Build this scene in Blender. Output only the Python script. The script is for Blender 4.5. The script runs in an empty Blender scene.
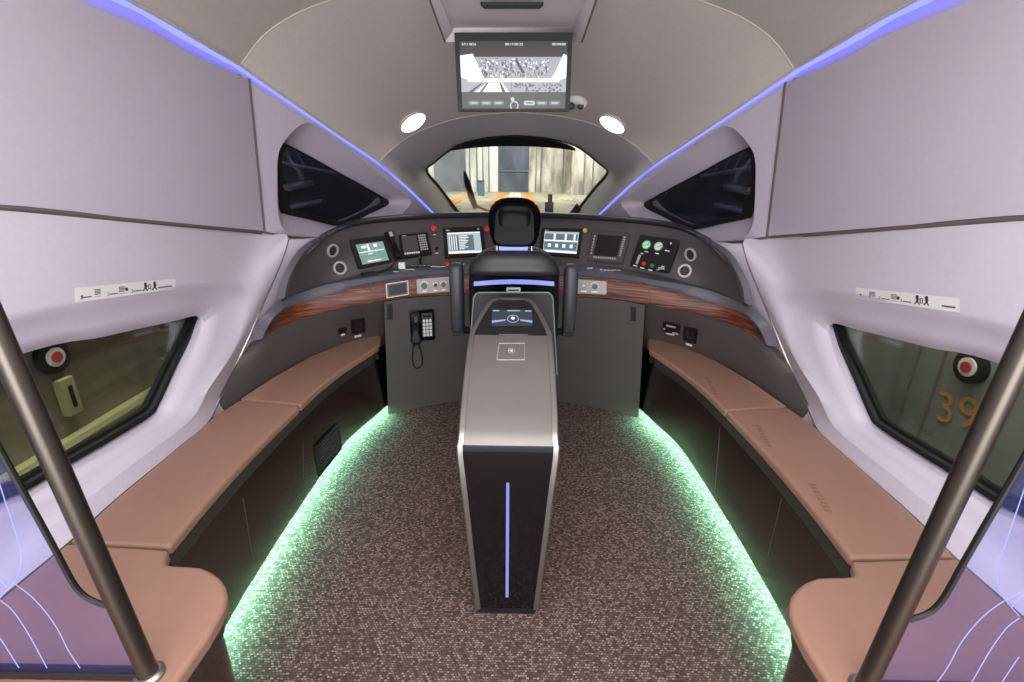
import bpy, bmesh, math, random
from mathutils import Vector as V, Matrix
from mathutils.bvhtree import BVHTree
random.seed(7)
S = bpy.context.scene
COL = S.collection

# ------------------------------------------------------------------ camera
F = 480.0; CX, CY = 512.0, 341.0
CAM = V((0.018, 0.0, 1.5))
pitch = math.atan(171 / F); yaw = math.atan(5 / F); roll = math.radians(0.5)
FW = V((-math.sin(yaw) * math.cos(pitch), math.cos(yaw) * math.cos(pitch), -math.sin(pitch)))
r0 = V((math.cos(yaw), math.sin(yaw), 0)); u0 = r0.cross(FW)
RT = r0 * math.cos(roll) + u0 * math.sin(roll)
UP = -r0 * math.sin(roll) + u0 * math.cos(roll)
cd = bpy.data.cameras.new('camera'); cd.sensor_width = 36; cd.lens = F * 36 / 1024; cd.clip_start = 0.02; cd.clip_end = 300
cam = bpy.data.objects.new('camera', cd); COL.objects.link(cam)
cam.matrix_world = Matrix(((RT.x, UP.x, -FW.x, CAM.x), (RT.y, UP.y, -FW.y, CAM.y), (RT.z, UP.z, -FW.z, CAM.z), (0, 0, 0, 1)))
S.camera = cam

def ray(u, v): return RT * ((u - CX) / F) + FW + UP * ((CY - v) / F)
def P(u, v, x=None, y=None, z=None, pl=None):
    """measured point of the place: where the sight line meets a plane"""
    d = ray(u, v)
    if pl is not None:
        o, n = pl; t = (o - CAM).dot(n) / d.dot(n)
    elif x is not None: t = (x - CAM.x) / d.x
    elif y is not None: t = (y - CAM.y) / d.y
    else: t = (z - CAM.z) / d.z
    return CAM + d * t
def PL(lst): return [P(u, v, y=y) for u, v, y in lst]
def mir(p, s):  # s=-1 left (as measured), +1 right
    return V((-p.x * s, p.y, p.z))
def mirl(l, s): return [mir(p, s) for p in l]

# ------------------------------------------------------------------ materials
def lin(c):
    return tuple((x / 255 / 12.92) if x / 255 <= 0.04045 else ((x / 255 + 0.055) / 1.055) ** 2.4 for x in c) + (1,)
def mat(name, col, rough=0.5, metal=0.0, emit=None, es=0.0, noise=0.0, nscale=40, bump=0.0, bscale=200, coat=0.0, spec=0.5):
    m = bpy.data.materials.new(name); m.use_nodes = True
    nt = m.node_tree; b = nt.nodes['Principled BSDF']
    b.inputs['Base Color'].default_value = lin(col); b.inputs['Roughness'].default_value = rough
    b.inputs['Metallic'].default_value = metal; b.inputs['Coat Weight'].default_value = coat
    b.inputs['Specular IOR Level'].default_value = spec
    if emit: b.inputs['Emission Color'].default_value = lin(emit); b.inputs['Emission Strength'].default_value = es
    tc = nt.nodes.new('ShaderNodeTexCoord')
    if noise:
        n = nt.nodes.new('ShaderNodeTexNoise'); n.inputs['Scale'].default_value = nscale; n.inputs['Detail'].default_value = 4
        nt.links.new(tc.outputs['Object'], n.inputs['Vector'])
        r = nt.nodes.new('ShaderNodeValToRGB'); c = lin(col)
        r.color_ramp.elements[0].position = 0.3; r.color_ramp.elements[1].position = 0.7
        r.color_ramp.elements[0].color = tuple(x * (1 - noise) for x in c[:3]) + (1,)
        r.color_ramp.elements[1].color = tuple(min(1, x * (1 + noise)) for x in c[:3]) + (1,)
        nt.links.new(n.outputs['Fac'], r.inputs['Fac']); nt.links.new(r.outputs['Color'], b.inputs['Base Color'])
    if bump:
        n = nt.nodes.new('ShaderNodeTexNoise'); n.inputs['Scale'].default_value = bscale
        nt.links.new(tc.outputs['Object'], n.inputs['Vector'])
        bp = nt.nodes.new('ShaderNodeBump'); bp.inputs['Strength'].default_value = bump; bp.inputs['Distance'].default_value = 0.002
        nt.links.new(n.outputs['Fac'], bp.inputs['Height']); nt.links.new(bp.outputs['Normal'], b.inputs['Normal'])
    return m
M = {}
M['wall'] = mat('wall_paint', (198, 190, 202), 0.55, noise=0.02, nscale=60, bump=0.05)
M['wall_low'] = mat('wall_lower_paint', (208, 201, 211), 0.5, noise=0.02, nscale=60, bump=0.05)
M['ceiling'] = mat('ceiling_paint', (200, 193, 187), 0.6, noise=0.03, nscale=60, bump=0.05)
M['ceiling_front'] = mat('ceiling_front_paint', (188, 184, 183), 0.6, noise=0.03, nscale=60, bump=0.05)
M['tray'] = mat('tray_paint', (196, 186, 188), 0.55, noise=0.02)
M['seam'] = mat('seam_dark', (104, 90, 94), 0.8)
M['lip'] = mat('seam_lip', (205, 190, 180), 0.6)
M['black'] = mat('black_plastic', (22, 21, 23), 0.45, noise=0.1)
M['gloss'] = mat('gloss_black', (10, 10, 13), 0.12, coat=0.6)
M['rubber'] = mat('black_rubber', (16, 15, 17), 0.5, noise=0.1)
M['desk'] = mat('desk_soft_black', (82, 76, 77), 0.55, noise=0.06, nscale=300, bump=0.1, bscale=400)
M['visor'] = mat('visor_black', (36, 34, 40), 0.4, noise=0.05)
M['edging'] = mat('edging_grey', (100, 98, 106), 0.45, noise=0.03)
M['ledge'] = mat('ledge_grey', (80, 82, 90), 0.45, noise=0.03)
M['cabinet'] = mat('cabinet_grey', (77, 72, 70), 0.45, noise=0.04, nscale=200)
M['bezel'] = mat('bezel_dark', (30, 27, 29), 0.5, spec=0.3)
M['bezel2'] = mat('bezel_grey', (78, 73, 75), 0.5)
M['chrome'] = mat('brushed_steel', (158, 154, 150), 0.38, 0.95)
M['steel'] = mat('satin_steel', (132, 128, 125), 0.5, 0.9, noise=0.04, nscale=8)
M['pole'] = mat('pole_bronze', (104, 97, 90), 0.4, 1.0, noise=0.03, nscale=10)
M['silver'] = mat('silver_plastic', (198, 196, 194), 0.38, 0.3)
M['plate'] = mat('switch_plate_grey', (140, 137, 133), 0.42, 0.3)
M['white'] = mat('white_print', (228, 228, 226), 0.5)
M['offwhite'] = mat('sticker_white', (232, 230, 226), 0.45)
M['ink'] = mat('ink_dark', (50, 46, 50), 0.6)
M['red'] = mat('red_button', (214, 60, 46), 0.35)
M['yellow'] = mat('yellow_button', (226, 200, 60), 0.35)
M['green'] = mat('green_button', (50, 130, 80), 0.35)
M['leather'] = mat('tan_leather', (158, 121, 102), 0.48, noise=0.03, nscale=30, bump=0.12, bscale=350)
M['leather_dark'] = mat('stitched_mark', (138, 104, 88), 0.6)
M['base'] = mat('bench_gloss_brown', (146, 138, 132), 0.2, 1.0, noise=0.05, nscale=120)
M['rail'] = mat('rail_graphite', (88, 84, 80), 0.35, 0.6)
M['headrest'] = mat('headrest_gloss_black', (7, 7, 10), 0.16, spec=0.05)
M['seat'] = mat('seat_black_leather', (30, 28, 33), 0.45, noise=0.06, bump=0.1, bscale=300, coat=0.05)
M['armrest'] = mat('armrest_charcoal', (50, 52, 58), 0.45, noise=0.05)
def emis(name, col, s):
    return mat(name, (8, 8, 8), 0.3, emit=col, es=s)
M['led_violet'] = emis('led_violet', (98, 104, 255), 2.6)
M['led_green'] = emis('led_green', (146, 255, 214), 105.0)
M['lavender_glow'] = emis('lavender_glow', (136, 146, 226), 1.0)
M['lamp'] = emis('lamp_disc', (255, 248, 236), 9.0)
M['scr_pale'] = emis('screen_pale', (190, 212, 216), 0.75)
M['scr_dim'] = emis('screen_dim', (110, 130, 138), 0.7)
M['scr_mid'] = emis('screen_mid', (150, 172, 178), 0.75)
M['scr_dark'] = emis('screen_dark', (74, 80, 92), 0.6)
M['scr_white'] = emis('screen_white', (250, 252, 255), 1.0)
M['scr_green'] = emis('screen_green', (120, 168, 146), 0.8)
M['scr_blue'] = emis('screen_blue', (150, 185, 220), 0.9)
M['scr_grey'] = emis('screen_grey', (112, 108, 118), 0.7)
M['scr_view'] = emis('screen_view', (178, 178, 188), 0.8)
M['scr_brown'] = emis('screen_brown', (58, 52, 54), 0.7)
M['dead'] = mat('screen_off', (38, 34, 36), 0.2)
M['dial_green'] = mat('dial_green', (150, 214, 168), 0.4, emit=(120, 220, 150), es=0.35)
M['dial_pale'] = mat('dial_pale', (190, 206, 190), 0.4, emit=(180, 210, 185), es=0.25)
M['etch'] = emis('etched_light', (184, 194, 255), 1.0)

def wood_mat():
    m = bpy.data.materials.new('striped_wood'); m.use_nodes = True; nt = m.node_tree; b = nt.nodes['Principled BSDF']
    b.inputs['Roughness'].default_value = 0.42; b.inputs['Coat Weight'].default_value = 0.0
    tc = nt.nodes.new('ShaderNodeTexCoord'); mp = nt.nodes.new('ShaderNodeMapping'); mp.inputs['Scale'].default_value = (5, 5, 150)
    n = nt.nodes.new('ShaderNodeTexNoise'); n.inputs['Scale'].default_value = 1.0; n.inputs['Detail'].default_value = 5; n.inputs['Distortion'].default_value = 0.6
    r = nt.nodes.new('ShaderNodeValToRGB'); e = r.color_ramp.elements
    e[0].position = 0.34; e[0].color = lin((40, 20, 15)); e[1].position = 0.66; e[1].color = lin((152, 88, 64))
    k = e.new(0.5); k.color = lin((98, 50, 36))
    nt.links.new(tc.outputs['Object'], mp.inputs['Vector']); nt.links.new(mp.outputs['Vector'], n.inputs['Vector'])
    nt.links.new(n.outputs['Fac'], r.inputs['Fac']); nt.links.new(r.outputs['Color'], b.inputs['Base Color'])
    return m
M['wood'] = wood_mat()

def carpet_mat():
    m = bpy.data.materials.new('woven_carpet'); m.use_nodes = True; nt = m.node_tree; b = nt.nodes['Principled BSDF']
    b.inputs['Roughness'].default_value = 0.9; b.inputs['Specular IOR Level'].default_value = 0.15
    tc = nt.nodes.new('ShaderNodeTexCoord')
    wob = nt.nodes.new('ShaderNodeTexNoise'); wob.inputs['Scale'].default_value = 60
    add = nt.nodes.new('ShaderNodeMixRGB'); add.blend_type = 'ADD'; add.inputs['Fac'].default_value = 0.006
    nt.links.new(tc.outputs['Object'], add.inputs['Color1']); nt.links.new(wob.outputs['Color'], add.inputs['Color2'])
    nt.links.new(tc.outputs['Object'], wob.inputs['Vector'])
    br = nt.nodes.new('ShaderNodeTexBrick'); br.inputs['Scale'].default_value = 1.0
    br.inputs['Brick Width'].default_value = 0.0105; br.inputs['Row Height'].default_value = 0.0078
    br.inputs['Mortar Size'].default_value = 0.0016; br.inputs['Mortar Smooth'].default_value = 0.6
    br.inputs['Color1'].default_value = (0, 0, 0, 1); br.inputs['Color2'].default_value = (1, 1, 1, 1); br.inputs['Mortar'].default_value = (0, 0, 0, 1)
    nt.links.new(add.outputs['Color'], br.inputs['Vector'])
    n = nt.nodes.new('ShaderNodeTexNoise'); n.inputs['Scale'].default_value = 150; n.inputs['Detail'].default_value = 2
    nt.links.new(tc.outputs['Object'], n.inputs['Vector'])
    mx = nt.nodes.new('ShaderNodeMixRGB'); mx.blend_type = 'MIX'; mx.inputs['Fac'].default_value = 0.4
    nt.links.new(br.outputs['Color'], mx.inputs['Color1']); nt.links.new(n.outputs['Fac'], mx.inputs['Color2'])
    r = nt.nodes.new('ShaderNodeValToRGB'); e = r.color_ramp.elements
    e[0].position = 0.12; e[0].color = lin((60, 46, 44)); e[1].position = 0.9; e[1].color = lin((180, 156, 146))
    k = e.new(0.5); k.color = lin((108, 87, 82))
    nt.links.new(mx.outputs['Color'], r.inputs['Fac']); nt.links.new(r.outputs['Color'], b.inputs['Base Color'])
    bp = nt.nodes.new('ShaderNodeBump'); bp.inputs['Strength'].default_value = 0.7; bp.inputs['Distance'].default_value = 0.004
    nt.links.new(mx.outputs['Color'], bp.inputs['Height']); nt.links.new(bp.outputs['Normal'], b.inputs['Normal'])
    return m
M['carpet'] = carpet_mat()

def glass_mat(name, tint, refl=0.06, rough=0.0, glow=None, gs=0, k=0.45):
    m = bpy.data.materials.new(name); m.use_nodes = True; nt = m.node_tree
    nt.nodes.remove(nt.nodes['Principled BSDF']); out = nt.nodes['Material Output']
    t = nt.nodes.new('ShaderNodeBsdfTransparent'); t.inputs['Color'].default_value = lin(tint)
    g = nt.nodes.new('ShaderNodeBsdfGlossy'); g.inputs['Roughness'].default_value = rough; g.inputs['Color'].default_value = (0.9, 0.9, 0.95, 1)
    lw = nt.nodes.new('ShaderNodeLayerWeight'); lw.inputs['Blend'].default_value = 0.25
    ma = nt.nodes.new('ShaderNodeMath'); ma.operation = 'MULTIPLY_ADD'; ma.inputs[1].default_value = k; ma.inputs[2].default_value = refl
    ma.use_clamp = True
    nt.links.new(lw.outputs['Fresnel'], ma.inputs[0])
    mx = nt.nodes.new('ShaderNodeMixShader')
    nt.links.new(ma.outputs[0], mx.inputs['Fac']); nt.links.new(t.outputs[0], mx.inputs[1]); nt.links.new(g.outputs[0], mx.inputs[2])
    last = mx
    if glow:
        e = nt.nodes.new('ShaderNodeEmission'); e.inputs['Color'].default_value = lin(glow); e.inputs['Strength'].default_value = gs
        ad = nt.nodes.new('ShaderNodeAddShader'); nt.links.new(mx.outputs[0], ad.inputs[0]); nt.links.new(e.outputs[0], ad.inputs[1]); last = ad
    nt.links.new(last.outputs[0], out.inputs['Surface'])
    return m
M['glass'] = glass_mat('windscreen_glass', (238, 240, 238), 0.02)
M['glass_side'] = glass_mat('tinted_side_glass', (222, 226, 222), 0.07)
M['glass_quarter'] = glass_mat('dark_quarter_glass', (165, 168, 190), 0.16)
M['glass_part'] = glass_mat('partition_glass', (238, 238, 250), 0.005, glow=(150, 150, 255), gs=0.05, k=0.04)

# ------------------------------------------------------------------ mesh builder
ROOT = {}
class MB:
    def __init__(s): s.v = []; s.f = []
    def add(s, vs, fs):
        o = len(s.v); s.v += [V(p) for p in vs]; s.f += [tuple(i + o for i in f) for f in fs]; return s
    def loft(s, rows, closed=False, caps=False):
        n = len(rows[0]); vs = [p for r in rows for p in r]; fs = []
        for i in range(len(rows) - 1):
            for j in range(n if closed else n - 1):
                k = (j + 1) % n; fs.append((i * n + j, i * n + k, (i + 1) * n + k, (i + 1) * n + j))
        if caps: fs.append(tuple(range(n - 1, -1, -1))); fs.append(tuple((len(rows) - 1) * n + j for j in range(n)))
        return s.add(vs, fs)
    def prism(s, pts, off0, off1):
        """polygon pts extruded between two offset vectors"""
        n = len(pts); vs = [p + off0 for p in pts] + [p + off1 for p in pts]
        fs = [tuple(range(n - 1, -1, -1)), tuple(range(n, 2 * n))] + [(i, (i + 1) % n, n + (i + 1) % n, n + i) for i in range(n)]
        return s.add(vs, fs)
    def box(s, c, d, fr=None):
        c = V(c); h = V(d) / 2
        vs = [V((c.x + a * h.x, c.y + b * h.y, c.z + e * h.z)) for a in (-1, 1) for b in (-1, 1) for e in (-1, 1)]
        if fr: vs = [fr @ p for p in vs]
        return s.add(vs, [(0, 1, 3, 2), (4, 6, 7, 5), (0, 4, 5, 1), (2, 3, 7, 6), (0, 2, 6, 4), (1, 5, 7, 3)])
    def lathe(s, fr, prof, n=24):
        """prof: (r,z) list along local z"""
        rows = [[fr @ V((r * math.cos(2 * math.pi * i / n), r * math.sin(2 * math.pi * i / n), z)) for i in range(n)] for r, z in prof]
        return s.loft(rows, closed=True, caps=True)
    def ringx(s, fr, r0, r1, z0, z1, n=28):
        rows = []
        for r, z in ((r0, z0), (r1, z0), (r1, z1), (r0, z1), (r0, z0)):
            rows.append([fr @ V((r * math.cos(2 * math.pi * i / n), r * math.sin(2 * math.pi * i / n), z)) for i in range(n)])
        return s.loft(rows, closed=True)
    def tube(s, pts, r, n=8, up=None):
        pts = [V(p) for p in pts]; rows = []
        prev = None
        for i, p in enumerate(pts):
            t = (pts[min(i + 1, len(pts) - 1)] - pts[max(i - 1, 0)]).normalized()
            if prev is None:
                a = t.orthogonal().normalized()
            else:
                a = (prev - t * prev.dot(t)).normalized()
            prev = a; b = t.cross(a)
            rr = r[i] if isinstance(r, (list, tuple)) else r
            rows.append([p + a * rr * math.cos(2 * math.pi * k / n) + b * rr * math.sin(2 * math.pi * k / n) for k in range(n)])
        return s.loft(rows, closed=True, caps=True)
    def strip(s, a, b, off):
        """solid strip between polylines a,b thickened by vector(s) off"""
        n = len(a); offs = off if isinstance(off, list) else [off] * n
        rows = [[a[i], b[i], b[i] + offs[i], a[i] + offs[i]] for i in range(n)]
        return s.loft(rows, closed=True, caps=True)
    def build(s, name, m, parent=None, loc=None, smooth=True, angle=40, bevel=0, seg=2, subsurf=0, kind=None, label=None, recalc=True):
        me = bpy.data.meshes.new(name)
        if parent is not None: o0 = ROOT[parent.name]
        else:
            if loc is None:
                xs = [p.x for p in s.v]; ys = [p.y for p in s.v]; zs = [p.z for p in s.v]
                loc = ((min(xs) + max(xs)) / 2, (min(ys) + max(ys)) / 2, min(zs))
            o0 = V(loc)
        me.from_pydata([tuple(p - o0) for p in s.v], [], s.f)
        bm = bmesh.new(); bm.from_mesh(me)
        bmesh.ops.remove_doubles(bm, verts=bm.verts, dist=1e-6)
        if recalc: bmesh.ops.recalc_face_normals(bm, faces=bm.faces)
        bm.to_mesh(me); bm.free()
        if smooth:
            for p in me.polygons: p.use_smooth = True
            if not bevel and not subsurf: me.set_sharp_from_angle(angle=math.radians(angle))
        me.materials.append(M[m] if isinstance(m, str) else m)
        o = bpy.data.objects.new(name, me); COL.objects.link(o)
        if parent is not None: o.parent = parent
        else: o.location = o0
        ROOT[o.name] = o0
        if bevel:
            b = o.modifiers.new('bevel', 'BEVEL'); b.width = bevel; b.segments = seg; b.limit_method = 'ANGLE'; b.angle_limit = math.radians(35)
            b.harden_normals = True
        if subsurf:
            b = o.modifiers.new('subsurf', 'SUBSURF'); b.levels = subsurf; b.render_levels = subsurf
        if kind: o['kind'] = kind
        if label: o['label'] = label
        return o
def tag(o, label, cat, group=None):
    o['label'] = label; o['category'] = cat
    if group: o['group'] = group
    return o
def thing(name, loc, label=None, cat=None, group=None, kind=None):
    o = bpy.data.objects.new(name, None); COL.objects.link(o); o.location = V(loc); o.empty_display_size = 0.1
    ROOT[o.name] = V(loc)
    if label: tag(o, label, cat, group)
    if kind: o['kind'] = kind
    return o

def spline(pts, n):
    """Catmull-Rom resample to n points at even arc length"""
    pts = [V(p) for p in pts]; out = []
    ext = [pts[0] * 2 - pts[1]] + pts + [pts[-1] * 2 - pts[-2]]
    dense = []
    for i in range(1, len(ext) - 2):
        a, b, c, d = ext[i - 1:i + 3]
        for k in range(16):
            t = k / 16
            dense.append(0.5 * ((2 * b) + (c - a) * t + (2 * a - 5 * b + 4 * c - d) * t * t + (3 * b - a - 3 * c + d) * t ** 3))
    dense.append(pts[-1])
    L = [0]
    for i in range(1, len(dense)): L.append(L[-1] + (dense[i] - dense[i - 1]).length)
    j = 0
    for i in range(n):
        t = L[-1] * i / (n - 1)
        while j < len(L) - 2 and L[j + 1] < t: j += 1
        q = 0 if L[j + 1] == L[j] else (t - L[j]) / (L[j + 1] - L[j])
        out.append(dense[j].lerp(dense[j + 1], min(1, q)))
    return out
def spl_idx(pts, k):
    """Catmull-Rom with k samples per control interval (keeps control points)"""
    pts = [V(p) for p in pts]; ext = [pts[0] * 2 - pts[1]] + pts + [pts[-1] * 2 - pts[-2]]; out = []
    for i in range(1, len(ext) - 2):
        a, b, c, d = ext[i - 1:i + 3]
        for q in range(k):
            t = q / k
            out.append(0.5 * ((2 * b) + (c - a) * t + (2 * a - 5 * b + 4 * c - d) * t * t + (3 * b - a - 3 * c + d) * t ** 3))
    out.append(pts[-1]); return out
def offs(l, dx=0, dy=0, dz=0): return [p + V((dx, dy, dz)) for p in l]
def lerpl(a, b, t): return [p.lerp(q, t) for p, q in zip(a, b)]
def frame(o, n, up=V((0, 0, 1))):
    n = n.normalized(); x = up.cross(n)
    if x.length < 1e-4: x = V((1, 0, 0))
    x.normalize(); y = n.cross(x)
    return Matrix(((x.x, y.x, n.x, o.x), (x.y, y.y, n.y, o.y), (x.z, y.z, n.z, o.z), (0, 0, 0, 1)))
def bvh_of(mbs):
    vs = []; fs = []
    for m in mbs:
        o = len(vs); vs += m.v; fs += [tuple(i + o for i in f) for f in m.f]
    return BVHTree.FromPolygons([tuple(v) for v in vs], fs)
def hit(u, v, bvh):
    d = ray(u, v).normalized(); p, n, i, t = bvh.ray_cast(CAM, d)
    if p is None:                      # just past an edge: nearest place on the surface
        best = None
        for k in range(40, 480):
            c = CAM + d * (k * 0.01); a_, b_, i_, e_ = bvh.find_nearest(c)
            if best is None or e_ < best[0]: best = (e_, a_, b_)
        p, n = best[1], best[2]
    if n.dot(d) > 0: n = -n
    return p, n
class Quad:
    """panel on a surface, from four measured corners TL,TR,BR,BL; s right, t down, z out of the face"""
    def __init__(q, pts):
        q.p = pts; a, b, c, d = pts
        q.n = ((b - a) + (c - d)).cross((a - d) + (b - c)).normalized()
        q.w = ((b - a).length + (c - d).length) / 2; q.h = ((a - d).length + (b - c).length) / 2
    def pt(q, s, t, z=0):
        a, b, c, d = q.p
        return a.lerp(b, s).lerp(d.lerp(c, s), t) + q.n * z
    def box(q, mb, s0, s1, t0, t1, z0, z1):
        return mb.prism([q.pt(s0, t1), q.pt(s1, t1), q.pt(s1, t0), q.pt(s0, t0)], q.n * z0, q.n * z1)
    def rrect(q, mb, s0, s1, t0, t1, r, z0, z1, k=5):
        pts = []; rs = r / q.w; rt = r / q.h
        for cs, ct, a0 in ((s0 + rs, t1 - rt, 180), (s1 - rs, t1 - rt, 270), (s1 - rs, t0 + rt, 0), (s0 + rs, t0 + rt, 90)):
            for i in range(k + 1):
                a = math.radians(a0 + 90 * i / k); pts.append(q.pt(cs + rs * math.cos(a), ct - rt * math.sin(a)))
        return mb.prism(pts, q.n * z0, q.n * z1)
    def frame(q, mb, s0, s1, t0, t1, ws, wt, z0, z1):
        q.box(mb, s0, s1, t0, t0 + wt, z0, z1); q.box(mb, s0, s1, t1 - wt, t1, z0, z1)
        q.box(mb, s0, s0 + ws, t0 + wt, t1 - wt, z0, z1); q.box(mb, s1 - ws, s1, t0 + wt, t1 - wt, z0, z1); return mb
    def disc(q, mb, s, t, r, z0, z1, n=16, r1=None):
        fr = frame(q.pt(s, t), q.n, (q.p[0] - q.p[3]))
        return mb.lathe(fr, [(r, z0), (r if r1 is None else r1, z1)], n)
    def fr(q, s, t): return frame(q.pt(s, t), q.n, (q.p[0] - q.p[3]))
def quad(px, bvh, lift=0.0):
    """flat panel standing just proud of a curved surface"""
    h = [hit(u, v, bvh) for u, v in px]; q0 = Quad([x[0] for x in h]); n = q0.n
    c = sum((x[0] for x in h), V()) / 4
    m = max((x[0] - c).dot(n) for x in h)
    pl = (c + n * (m * 0.5 + lift), n)
    return Quad([P(u, v, pl=pl) for u, v in px])

_txt = {}
def text_mesh(t):
    if t not in _txt:
        c = bpy.data.curves.new('lettering', 'FONT'); c.body = t; c.size = 1; c.resolution_u = 3
        o = bpy.data.objects.new('lettering', c); COL.objects.link(o)
        dg = bpy.context.evaluated_depsgraph_get(); me = bpy.data.meshes.new_from_object(o.evaluated_get(dg))
        vs = [v.co.copy() for v in me.vertices]; fs = [tuple(p.vertices) for p in me.polygons]
        bpy.data.objects.remove(o); bpy.data.curves.remove(c); bpy.data.meshes.remove(me)
        _txt[t] = (vs, fs)
    return _txt[t]
def put_text(mb, q, t, s0, s1, t0, t1, z, keep=True):
    """lettering fitted in the s/t box of quad q"""
    vs, fs = text_mesh(t)
    x0 = min(v.x for v in vs); x1 = max(v.x for v in vs); y0 = min(v.y for v in vs); y1 = max(v.y for v in vs)
    mb.add([q.pt(s0 + (s1 - s0) * (v.x - x0) / (x1 - x0), t1 + (t0 - t1) * (v.y - y0) / (y1 - y0), z) for v in vs], fs)

# ================================================================== SHELL
NOSE = (V((-1.3, 2.52, 1.186)), V((-1.2, 2.37, 1.94)), P(434.7, 213, y=4.2))
nA, nB, nC = NOSE
WPL = (nA, (nB - nA).cross(nC - nA).normalized())       # plane of the quarter-window panel, left
if WPL[1].x < 0: WPL = (nA, -WPL[1])
def onpl(p): return p - WPL[1] * (p - nA).dot(WPL[1])
NDOWN = (V((0, 0, -1)) + WPL[1] * WPL[1].z).normalized()   # straight down, within that panel
# roof edge (LED line) left
LED_U = [V((-1.2, -0.9, 2.02)), V((-1.2, 0.4, 2.01)), P(128.5, 0, x=-1.2), P(184, 33, x=-1.2), P(239.6, 65.8, pl=WPL)]
LED_F = [P(239.6, 65.8, pl=WPL), P(275, 91, pl=WPL), P(311, 116, pl=WPL), P(340, 136, pl=WPL), P(378.7, 162.5, pl=WPL), P(407, 186.5, pl=WPL), P(434.7, 213, pl=WPL)]
# one extra step down past the desk crest
LED_F.append(LED_F[-1] + (LED_F[-1] - LED_F[-2]) * 0.9)
SEAM = [V((-1.32, -0.9, 1.56)), V((-1.32, 0.4, 1.50)), P(0, 207, x=-1.32), P(130, 220, x=-1.315), P(262, 232, pl=WPL)]
T_TOP = P(246, 78, pl=WPL); T_BOT = SEAM[-1]

floor_mb = MB().box((0, 1.6, -0.02), (3.0, 5.2, 0.04))
fl = floor_mb.build('floor', 'carpet', kind='structure')

DY = 12
def wall(s, side, quarter_px, quarter_hole):
    w = thing('wall_' + side, mir(V((-1.3, 1.2, 0)), s), kind='structure')
    # upper panel
    top = spline([p + V((0, 0, -0.068)) for p in LED_U[:-1]] + [P(246.3, 79, pl=WPL)], 24); bot = spline(offs(SEAM[:-1], dz=0.006) + [T_BOT + V((0, 0, 0.006))], 24)
    rows = []
    for i in range(9):
        t = i / 8; r = lerpl(bot, top, t)
        r = [p + V((0.008 - 0.014 * math.sin(math.pi * t) * (1 - j / 23), 0, 0)) for j, p in enumerate(r)]
        rows.append(mirl(r, s))
    rows.insert(0, offs(rows[0], dx=0.05 * s)); rows = [[r_[0]] + r_[1:] + [r_[-1] + V((0.05 * s, 0.0, 0))] for r_ in rows]
    MB().loft(rows).build('upper_panel', 'wall', w)
    # shadow line painted in below the upper panel, dark groove up its front edge
    MB().tube(mirl(spline(SEAM, 24), s), 0.008, 6).build('seam_strip', 'seam', w)
    MB().tube(mirl(offs(spline([T_BOT, T_BOT.lerp(T_TOP, 0.33), T_BOT.lerp(T_TOP, 0.66), T_TOP], 12), dx=0.006, dy=0.010), s), 0.008, 6).build('seam_strip', 'seam', w)
    MB().tube(mirl([p + WPL[1] * 0.004 for p in (T_BOT, P(275, 234.3, pl=WPL), P(290, 236.5, pl=WPL), P(306, 238, pl=WPL), P(322, 239, pl=WPL))], s), 0.006, 6).build('seam_strip', 'seam', w)
    # quarter window panel (flat slanting panel with a rounded opening)
    outer = [T_BOT, LED_F[0] + NDOWN * 0.030] + [p + NDOWN * 0.030 for p in LED_F[1:]] + [onpl(LED_F[-1] + V((0, 0, -0.4))), onpl(V((-1.1, 3.2, 0.85))), onpl(V((-1.3, 2.52, 1.0)))]
    hole = [P(u, v, pl=WPL) for u, v in quarter_hole]
    n = WPL[1]
    if n.x < 0: n = -n                                            # towards the cab
    N = 72
    cen = sum(hole, V()) / len(hole)
    def closed_spl(l, N): 
        return spline(l + [l[0]], N + 1)[:-1]
    hh = closed_spl(hole, N)
    # match outer polygon to hole by angle
    ex = (hole[0] - cen).normalized(); ey = n.cross(ex)
    def ray_poly(d):
        best = None
        for i in range(len(outer)):
            a = outer[i] - cen; b = outer[(i + 1) % len(outer)] - cen
            ax, ay, bx, by = a.dot(ex), a.dot(ey), b.dot(ex), b.dot(ey); dx, dy = d.dot(ex), d.dot(ey)
            den = dx * (by - ay) - dy * (bx - ax)
            if abs(den) < 1e-9: continue
            t = (ax * (by - ay) - ay * (bx - ax)) / den; q = (ax * dy - ay * dx) / den
            if t > 0 and -1e-6 <= q <= 1 + 1e-6 and (best is None or t > best): best = t
        return best
    oo = []
    for p in hh:
        d = (p - cen); t = ray_poly(d); oo.append(cen + d * max(t if t else 1.02, 1.012))
    r1 = [p - n * 0.006 + (p - cen).normalized() * -0.004 for p in hh]
    pane = closed_spl([P(u, v, pl=(nA - n * 0.15, n)) for u, v in quarter_px], N)
    # align pane start to hole start by direction
    def best_shift(a, b):
        ca = sum(a, V()) / N; cb = sum(b, V()) / N; best = (1e9, 0)
        for k in range(N):
            e = sum(((a[i] - ca) - (b[(i + k) % N] - cb)).length for i in range(0, N, 6))
            if e < best[0]: best = (e, k)
        return best[1]
    k = best_shift(hh, pane); pane = [pane[(i + k) % N] for i in range(N)]
    MB().loft([mirl(l, s) for l in (oo, lerpl(hh, oo, 0.08 if False else 0.05), hh)], closed=True).build('quarter_panel', 'wall', w)
    MB().loft([mirl(l, s) for l in (hh, r1, lerpl(r1, pane, 0.5), pane)], closed=True).build('window_reveal', 'wall', w, angle=60)
    pc = sum(pane, V()) / N
    return w, pane, pc, n

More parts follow.
